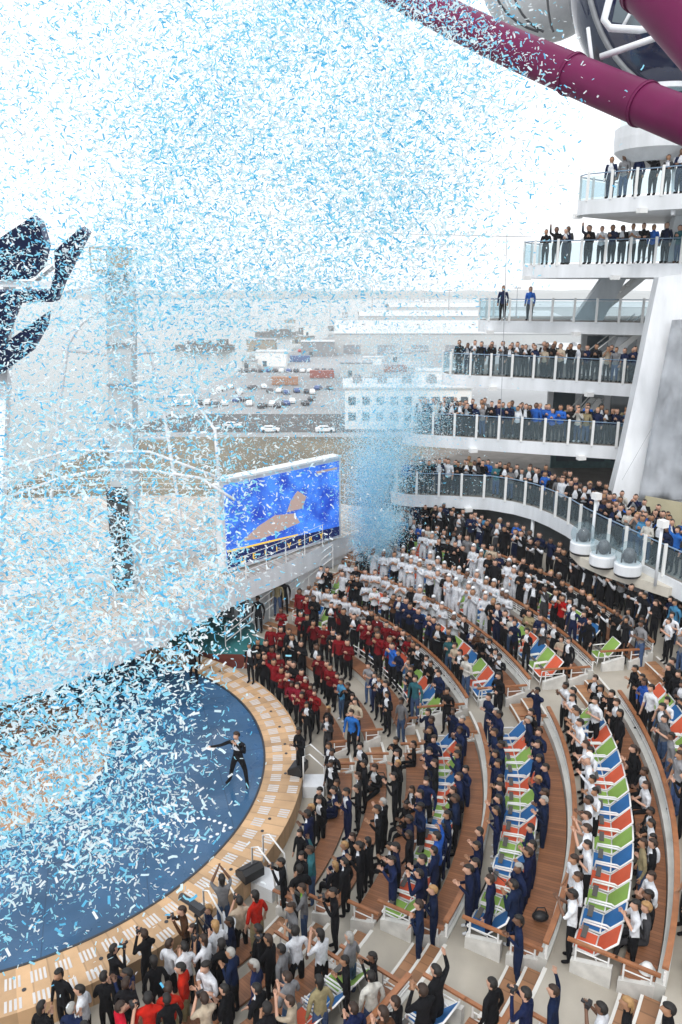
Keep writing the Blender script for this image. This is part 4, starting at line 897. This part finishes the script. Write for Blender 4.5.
# far shore
q = MB(); n = 60; xs = np.linspace(-2700, 2700, n); 
for i in range(n-1):
    h0, h1 = 6+9*abs(math.sin(i*1.3))+4*abs(math.sin(i*.37)), 6+9*abs(math.sin((i+1)*1.3))+4*abs(math.sin((i+1)*.37))
    q.add([(xs[i], 2600, ZG-2), (xs[i+1], 2600, ZG-2), (xs[i+1], 2640, ZG+h1), (xs[i], 2640, ZG+h0), (xs[i+1], 3200, ZG+h1+8), (xs[i], 3200, ZG+h0+8)], [(0, 1, 2, 3), (3, 2, 4, 5)])
q.build('far_shore', hill, kind='structure')
def shed(x0, x1, y0, y1, h, lb, wm, rm, bays=0, wins=0):
    e = empty('warehouse', ((x0+x1)/2, y0, ZG), lb, 'building', 'port buildings')
    q = MB(); q.box(((x0+x1)/2, (y0+y1)/2, ZG+h/2), (x1-x0, y1-y0, h)); w = q.build('wall', wm, e)
    q = MB(); q.slab([(x0-.5, y0-.5, ZG+h), (x1+.5, y0-.5, ZG+h), (x1+.5, (y0+y1)/2, ZG+h+min(3, (y1-y0)*.04)), (x0-.5, (y0+y1)/2, ZG+h+min(3, (y1-y0)*.04))], (0, 0, .3)); q.slab([(x0-.5, y1+.5, ZG+h), (x1+.5, y1+.5, ZG+h), (x1+.5, (y0+y1)/2+.01, ZG+h+min(3, (y1-y0)*.04)), (x0-.5, (y0+y1)/2+.01, ZG+h+min(3, (y1-y0)*.04))], (0, 0, .3))
    rf = q.build('roof', rm, e)
    for k in range(5): q = MB(); vx = x0+(x1-x0)*(k+.5)/5; vy = y0+(y1-y0)*.3; q.box((vx, vy, ZG+h+1.4), (2.2, 2.2, 1.6)); q.lathe((vx, vy, ZG+h+2.2), [(.7, 0), (.7, .5)], 12); q.build('roof_vent', steel, rf)
    for k in range(bays):
        q = MB(); bx = x0+(x1-x0)*(k+.5)/bays; q.box((bx, y0-.12, ZG+2.3), ((x1-x0)/bays*.5, .2, 4.4)); q.build('loading_door', steel, w)
    if wins:
        for rr in range(wins):
            nn_ = int((x1-x0)/3)
            for k in range(nn_):
                if k % 2 == 0 or True: 
                    q = MB(); q.box((x0+(x1-x0)*(k+.5)/nn_, y0-.08, ZG+h*.32+rr*h*.38), (1.7, .12, 1.9)); q.build('window', winm, w)
    return e
wroof = mat('shed_roof', (.55, .57, .58), .6, .1, .05); wwall = mat('shed_wall', (.48, .5, .5), .7, .1, .05); bwall = mat('office_white', (.8, .8, .78), .6, .05)
def gx(px, fwd, z=ZG): return plan(px, fwd, z).x
shed(gx(345, 182), gx(470, 182), 182, 200, 9.6, 'white two-storey port office with square windows beside the quay road', bwall, wroof, 0, 2)
shed(gx(335, 400), gx(640, 400), 400, 560, 10, 'long pale warehouse with a broad flat roof behind the port office', wwall, wroof, 9)
shed(gx(360, 620), gx(560, 620), 620, 700, 11, 'farther pale warehouse near the quay end', wwall, wroof, 6)
shed(gx(390, 780), gx(700, 780), 780, 860, 14, 'distant grey warehouse in front of the far shore', wwall, wroof, 6)
shed(gx(410, 980), gx(450, 980), 980, 1010, 16, 'small distant white block near the horizon', bwall, wroof, 0, 2)
shed(gx(560, 300), gx(760, 300), 300, 340, 9, 'low pale shed seen between the balconies', wwall, wroof, 4)
for k in range(14):
    px = [250, 272, 300, 318, 356, 372, 262, 335, 420, 436, 290, 345, 400, 310][k]; fw = [330, 340, 480, 390, 300, 345, 420, 620, 330, 270, 760, 900, 360, 560][k]; c = plan(px, fw, ZG); ww, dd, hh = 6+(k*7) % 11, 5+(k*5) % 8, 3+(k*3) % 5
    e = empty('dock_hut', (c.x, c.y, ZG), f'small {["grey", "white", "tan", "dark"][k % 4]} quayside hut, {ordw(k+1)} of the low huts scattered over the dock', 'hut', 'low huts on the dock')
    q = MB(); q.box((c.x, c.y, ZG+hh/2), (ww, dd, hh)); wl = q.build('wall', [wwall, bwall, mat('hut_tan', (.34, .3, .24), .8, .2), mat('hut_dark', (.25, .26, .27), .8, .2)][k % 4], e)
    q = MB(); q.box((c.x, c.y, ZG+hh+.15), (ww+.6, dd+.6, .3)); q.build('roof', [steel, wroof][k % 2], e)
    q = MB(); q.box((c.x-ww*.2, c.y-dd/2-.05, ZG+1.2), (1.6, .1, 2.2)); q.build('door', winm, wl)
def car(cmat):
    e = empty('parked_car', (0, 0, 0)); q = MB()
    pr = [(-2.2, .3), (2.2, .3), (2.25, .8), (1.3, .95), (.7, 1.42), (-1.1, 1.45), (-1.9, 1.0), (-2.25, .9)]
    vs = [Vector((x, y, z)) for y in (-.88, .88) for x, z in pr]; n = 8
    vs = [Vector((v.x, v.y*(.84 if v.z > 1.1 else 1), v.z)) for v in vs]
    q.add(vs, [tuple(range(n)), tuple(range(2*n-1, n-1, -1))]+[(i, (i+1) % n, n+(i+1) % n, n+i) for i in range(n)]); q.build('body', cmat, e)
    q = MB(); q.slab([(-1.55, -.83, .98), (1.05, -.83, .98), (.62, -.765, 1.36), (-1.05, -.765, 1.38)], (0, -.03, 0)); q.slab([(-1.55, .83, .98), (1.05, .83, .98), (.62, .765, 1.36), (-1.05, .765, 1.38)], (0, .03, 0)); q.slab([(1.26, -.7, .97), (1.26, .7, .97), (.74, .65, 1.39), (.74, -.65, 1.39)], (.03, 0, .03)); q.build('side_window', winm, e)
    for x in (-1.4, 1.4):
        for y in (-.86, .86):
            q = MB(); q.tube([(x, y-.1, .34), (x, y+.1, .34)], .34, 14); q.build('wheel', black, e)
    return e
cars = [(n, car(mat('car_'+n, c, .3, 0, coat=.5))) for n, c in (('white', (.75, .75, .75)), ('dark', (.04, .04, .05)), ('red', (.4, .02, .02)), ('blue', (.03, .08, .25)))]
cu = [0]*4
cp = [(270, 432, 0, 0), (325, 432, 0, .05), (232, 428, 0, .2)]+[(180+k*9+random.uniform(-5, 5), 404+random.uniform(-4, 4), random.choice([0, 0, 1, 1, 3]), random.uniform(1.2, 1.9)) for k in range(16)]+[(240+k*7, 372, random.choice([0, 1, 1, 3]), 1.5) for k in range(14)]+[(225+k*8+random.uniform(-4, 4), 391+random.uniform(-3, 3), random.choice([0, 0, 1, 1, 3]), random.uniform(1.2, 1.9)) for k in range(14)]+[(300+k*6, 352, random.choice([0, 1, 2, 3]), 1.5) for k in range(10)]
for i, (px, py, ci, rz) in enumerate(cp):
    n, pc = cars[ci]; o = copy_tree(pc) if cu[ci] else pc; cu[ci] = 1; o.location = at(px, py, ZG+.03); o.rotation_euler = (0, 0, rz)
    rowl = 'on the quay road' if i < 3 else ('near car park row' if i < 19 else ('middle car park row' if i < 33 else ('second car park row' if i < 47 else 'far car park row')))
    k = i+1 if i < 3 else (i-2 if i < 19 else (i-18 if i < 33 else (i-32 if i < 47 else i-46)))
    lbl = ['white saloon car left of the port office on the quay road', 'white car just beside the port office wall', 'white car farthest left on the quay road'][i] if i < 3 else f'{n} car, {ordw(k)} from the water in the {rowl}'
    tag(o, lbl, 'car', 'cars parked on the quay')
def container(px, py, c, lb, L=9):
    p = at(px, py, ZG); e = MB(); e.box(p+Vector((0, 0, 1.5)), (L, 2.4, 2.6)); 
    for k in range(int(L/.8)): e.box(p+Vector((-L/2+.4+k*.8, -1.23, 1.5)), (.3, .08, 2.05))
    tag(e.build('shipping_container', mat('box_'+c[0], c[1], .6, .1)), lb, 'container', 'shipping containers on the quay')
for px, py, c, lb in ((300, 362, ('blue', (.08, .14, .3)), 'blue container standing nearest the quay edge'), (322, 378, ('red', (.3, .1, .08)), 'red container left of the port office roof'), (395, 372, ('rust', (.3, .14, .1)), 'rust red container above the port office'), (410, 368, ('white', (.6, .6, .6)), 'white container right of the rust red one'), (350, 352, ('tan', (.4, .3, .2)), 'tan container in the open yard'), (285, 385, ('orange', (.38, .2, .12)), 'orange container in front of the parked cars')):
    container(px, py, c, lb)
for px, py, L, lb in ((205, 350, 34, 'dark low barge moored nearer the quay'), (285, 336, 44, 'dark low barge farther out on the water')):
    p = at(px, py, ZG-2); q = MB(); q.prism([(p.x-L/2, p.y), (p.x-L/2+6, p.y-7), (p.x+L/2-6, p.y-7), (p.x+L/2, p.y), (p.x+L/2-6, p.y+7), (p.x-L/2+6, p.y+7)], ZG-2.5, ZG+1); q.box((p.x+L*.3, p.y, ZG+2.5), (6, 6, 3)); q.box((p.x-L*.1, p.y, ZG+2), (L*.4, 9, 2))
    tag(q.build('barge', mat('barge_dark', (.15, .15, .15), .8, .3, .3)), lb, 'barge', 'moored barges')
for i, (px, t) in enumerate(((424, 900), (448, 700), (515, 600), (372, 800), (330, 1000))):
    p = plan(px, t, ZG); q = MB(); q.tube([(p.x, p.y, ZG), (p.x, p.y, ZG+28+i*2)], .5, 6, radii=[.7, .3]); q.box((p.x, p.y, ZG+28+i*2), (5, .6, .8)); tag(q.build('light_mast', steel), ['thin port light mast left of the second balcony', 'thin mast between the port sheds', 'thin mast behind the third balcony', 'thin mast at the far warehouse', 'thin mast at the tip of the quay'][i], 'mast', 'port light masts')

# ---------------------------------------------------------------- confetti
cms = []
for n, c, tr in (('pale', (.74, .90, .95), .45), ('cyan', (.34, .74, .90), .5), ('azure', (.15, .54, .82), .45), ('white', (.86, .9, .92), .4)):
    m = bpy.data.materials.new('confetti_'+n); m.use_nodes = True; nt = m.node_tree; nt.nodes.clear()
    d_ = N(nt, 'ShaderNodeBsdfDiffuse'); t_ = N(nt, 'ShaderNodeBsdfTranslucent'); x_ = N(nt, 'ShaderNodeMixShader'); o_ = N(nt, 'ShaderNodeOutputMaterial')
    d_.inputs[0].default_value = (*c, 1); t_.inputs[0].default_value = (*c, 1); x_.inputs[0].default_value = tr
    nt.links.new(d_.outputs[0], x_.inputs[1]); nt.links.new(t_.outputs[0], x_.inputs[2]); nt.links.new(x_.outputs[0], o_.inputs[0]); cms.append(m)
G = np.array([
 [.3,.38,.62,.75,.85,.85,.7,.42,.14,.0,0],[.36,.42,.62,.78,.82,.85,.85,.72,.34,.05,0],[.36,.45,.66,.8,.8,.8,.85,.72,.32,.03,0],[.45,.6,.75,.8,.8,.8,.8,.5,.12,0,0],
 [.7,.8,.8,.8,.8,.75,.6,.35,.05,0,0],[.8,.85,.8,.65,.5,.35,.3,.12,0,0,0],[.85,.85,.8,.6,.45,.3,.25,.08,0,0,0],[.9,.9,.85,.8,.5,.3,.2,.02,0,0,0],
 [.9,.9,.85,.7,.35,.15,.05,0,0,0,0],[.9,.9,.9,.65,.08,.02,.01,0,0,0,0],[.9,.95,.8,.22,.02,0,0,0,0,0,0],[.9,.9,.65,.25,.015,0,0,0,0,0,0],
 [.9,.9,.65,.14,.01,0,0,0,0,0,0],[.7,.55,.25,.04,0,0,0,0,0,0,0],[.22,.12,.04,.01,0,0,0,0,0,0,0],[.03,.02,.01,0,0,0,0,0,0,0,0]])
def dens(x, y):
    gx_ = np.clip(x/62-.5, 0, 9.999); gy = np.clip(y/64-.5, 0, 14.999); i = gx_.astype(int); j = gy.astype(int); u = gx_-i; w = gy-j
    return G[j, i]*(1-u)*(1-w)+G[j, i+1]*u*(1-w)+G[j+1, i]*(1-u)*w+G[j+1, i+1]*u*w
Mx = 560000; x = RS.uniform(-90, 682, Mx); y = RS.uniform(-90, 1024, Mx)
cl = .9+.3*np.sin(x*.021+1.3*np.sin(y*.017))*np.sin(y*.026+x*.008)
keep = RS.uniform(0, 1, Mx) < (dens(x, y)**1.5)*cl*np.where(y < 330, .98, .47)*np.where((x > 250) & (y > 300), .6, 1)*np.where((y > 640), .85, 1)*np.where((x < 95) & (y > 205) & (y < 385), .62, 1); x = x[keep]; y = y[keep]; n = len(x)
nearw = np.clip((y-350)/300, 0, 1)*np.clip((420-x)/200, 0, 1)
u = RS.uniform(0, 1, n)
tfar = 8+13*u**1.3; tnear = 5.6+10*u**1.5
rt = np.clip((x-200)/250, 0, 1)*np.clip((y-260)/80, 0, 1)
t = tfar*(1-nearw)+tnear*nearw; t = t*(1+rt*.7)
dx = (x-341)/FPX; dy = -(y-512)/FPX
pos = np.stack([dx*t, (CP+dy*SP)*t, H+(-SP+dy*CP)*t], 1); pos = pos[pos[:, 2] > .1]
# cannon plume above the far seats, denser and finer
puffs = []
for i in range(70):
    h = (i/70)**.9*RS.uniform(.85, 1.1); puffs.append((1.45+.75*h+RS.normal(0, .22+.75*h), 34.8+RS.normal(0, .3+.9*h), 2.9+9.0*h, .3+.75*h*RS.uniform(.5, 1.3)))
pl = np.concatenate([np.array(p_[:3])+RS.normal(0, 1, (int(1500*(1.35-.75*i/70)), 3))*np.array([p_[3], p_[3], p_[3]*1.2]) for i, p_ in enumerate(puffs)]); pl = pl[pl[:, 2] > 2.4]
# the wider drifting haze of pieces over the harbour side
k2 = 24000; hz = np.stack([RS.uniform(-14, 6, k2), RS.uniform(26, 44, k2), RS.beta(1.6, 1.6, k2)*15+3.2], 1); hz = hz[RS.uniform(0, 1, k2) < np.clip(1.1-np.abs(hz[:, 0]+3)/11, .15, 1)]
# fallen pieces on the stage
k3 = 2600; rr = 8.2*np.sqrt(RS.uniform(0, 1, k3)); aa = RS.uniform(0, 2*PI, k3); fl = np.stack([CX+rr*np.cos(aa), CY+rr*np.sin(aa), np.full(k3, .03)], 1); fl = fl[RS.uniform(0, 1, k3) < np.clip((-1.5-fl[:, 0])/7, .05, 1)]
allp = np.concatenate([pos, pl, hz, fl]); nA = len(allp); print('confetti', nA)
L = np.full(nA, .062)*RS.uniform(.8, 1.15, nA); Wd = L*.3
L[len(pos):len(pos)+len(pl)] *= .85
d1 = RS.normal(0, 1, (nA, 3)); d1[:, 2] *= .7; d1 /= np.linalg.norm(d1, axis=1)[:, None]
d2 = RS.normal(0, 1, (nA, 3)); d2 -= (d2*d1).sum(1)[:, None]*d1; d2 /= np.linalg.norm(d2, axis=1)[:, None]
nf = len(fl); ang = RS.uniform(0, PI, nf); d1[-nf:] = np.stack([np.cos(ang), np.sin(ang), np.zeros(nf)], 1); d2[-nf:] = np.stack([-np.sin(ang), np.cos(ang), np.zeros(nf)], 1)
d3 = np.cross(d1, d2); curl = (RS.uniform(-.25, .25, nA)*L)[:, None]*d3; curl[-nf:] = 0
a = d1*L[:, None]/2; c = d2*Wd[:, None]/2
verts = np.stack([allp-a-c, allp-a+c, allp+curl-c, allp+curl+c, allp+a-c, allp+a+c], 1).reshape(-1, 3)
me = bpy.data.meshes.new('confetti'); me.vertices.add(len(verts)); me.vertices.foreach_set('co', verts.ravel())
base = np.arange(nA)*6; quads = np.stack([base, base+1, base+3, base+2, base+2, base+3, base+5, base+4], 1).reshape(-1)
me.loops.add(len(quads)); me.loops.foreach_set('vertex_index', quads); nq = nA*2
me.polygons.add(nq); me.polygons.foreach_set('loop_start', np.arange(nq)*4); me.polygons.foreach_set('loop_total', np.full(nq, 4))
for m in cms: me.materials.append(m)
ci = RS.choice(4, nA, p=[.28, .32, .14, .26]); me.polygons.foreach_set('material_index', np.repeat(ci, 2).astype(np.int32)); me.update(calc_edges=True); me.validate()
o = bpy.data.objects.new('confetti', me); col.objects.link(o); tag(o, 'pale and sky blue paper confetti falling through the air and lying on the stage', 'confetti', kind='stuff')

# ---------------------------------------------------------------- haze, sky, sun, camera
HAZE = .0004
if HAZE:
    q = MB(); q.box((0, 1500, 5), (5600, 3600, 54)); 
    me_ = q.build('haze', mat('tmp', (1, 1, 1)), None, kind='stuff'); hm_ = bpy.data.materials.new('haze_air'); hm_.use_nodes = True; nt = hm_.node_tree; nt.nodes.clear()
    o_ = N(nt, 'ShaderNodeOutputMaterial'); v_ = N(nt, 'ShaderNodeVolumePrincipled'); v_.inputs['Color'].default_value = (.985, .99, 1, 1); v_.inputs['Density'].default_value = HAZE; nt.links.new(v_.outputs[0], o_.inputs['Volume'])
    me_.data.materials[0] = hm_; me_['label'] = 'pale sea haze over the harbour and far shore'
w = bpy.data.worlds.new('World'); sc.world = w; w.use_nodes = True; nt = w.node_tree; bg = nt.nodes['Background']
sky = N(nt, 'ShaderNodeTexSky', sky_type='NISHITA'); sky.sun_disc = False; EL, RO = R(48), R(200); sky.sun_elevation = EL; sky.sun_rotation = RO; sky.air_density = 1.2; sky.dust_density = 4
hs = N(nt, 'ShaderNodeHueSaturation'); hs.inputs['Saturation'].default_value = .22; hs.inputs['Value'].default_value = 2.0
tc = N(nt, 'ShaderNodeTexCoord'); cn = N(nt, 'ShaderNodeTexNoise'); cn.inputs['Scale'].default_value = 2.2; cn.inputs['Detail'].default_value = 5; nt.links.new(tc.outputs['Generated'], cn.inputs['Vector'])
mx = N(nt, 'ShaderNodeMix', data_type='RGBA'); rp = N(nt, 'ShaderNodeValToRGB'); rp.color_ramp.elements[0].position = .35; rp.color_ramp.elements[1].position = .65; rp.color_ramp.elements[0].color = (.8, .8, .8, 1)
nt.links.new(cn.outputs['Fac'], rp.inputs[0]); nt.links.new(rp.outputs[0], mx.inputs[0]); nt.links.new(sky.outputs[0], hs.inputs['Color']); nt.links.new(hs.outputs[0], mx.inputs[6]); mx.inputs[7].default_value = (11.5, 11.8, 12.2, 1)
nt.links.new(mx.outputs[2], bg.inputs[0]); bg.inputs[1].default_value = .12
sl_ = bpy.data.lights.new('sun', 'SUN'); sl_.energy = 1.4; sl_.angle = R(11); sl_.color = (1, .97, .93); so = bpy.data.objects.new('sun', sl_); col.objects.link(so)
dv = Vector((math.sin(RO)*math.cos(EL), math.cos(RO)*math.cos(EL), math.sin(EL))); so.rotation_euler = dv.to_track_quat('Z', 'Y').to_euler()
cd = bpy.data.cameras.new('camera'); cd.sensor_fit = 'VERTICAL'; cd.sensor_height = 24; cd.lens = 24*FPX/1024; cd.clip_start = .1; cd.clip_end = 30000
co = bpy.data.objects.new('camera', cd); col.objects.link(co); co.location = (0, 0, H); co.rotation_euler = (PI/2-PITCH, 0, 0); sc.camera = co
vs_ = sc.view_settings; vs_.view_transform = 'Standard'; vs_.look = 'None'; vs_.gamma = 1; vs_.use_curve_mapping = False; vs_.exposure = 0.02
sc.cycles.max_bounces = 6; sc.cycles.transparent_max_bounces = 12; sc.cycles.volume_bounces = 2
for hm in list(bpy.data.meshes):
    if hm.users == 0: bpy.data.meshes.remove(hm)
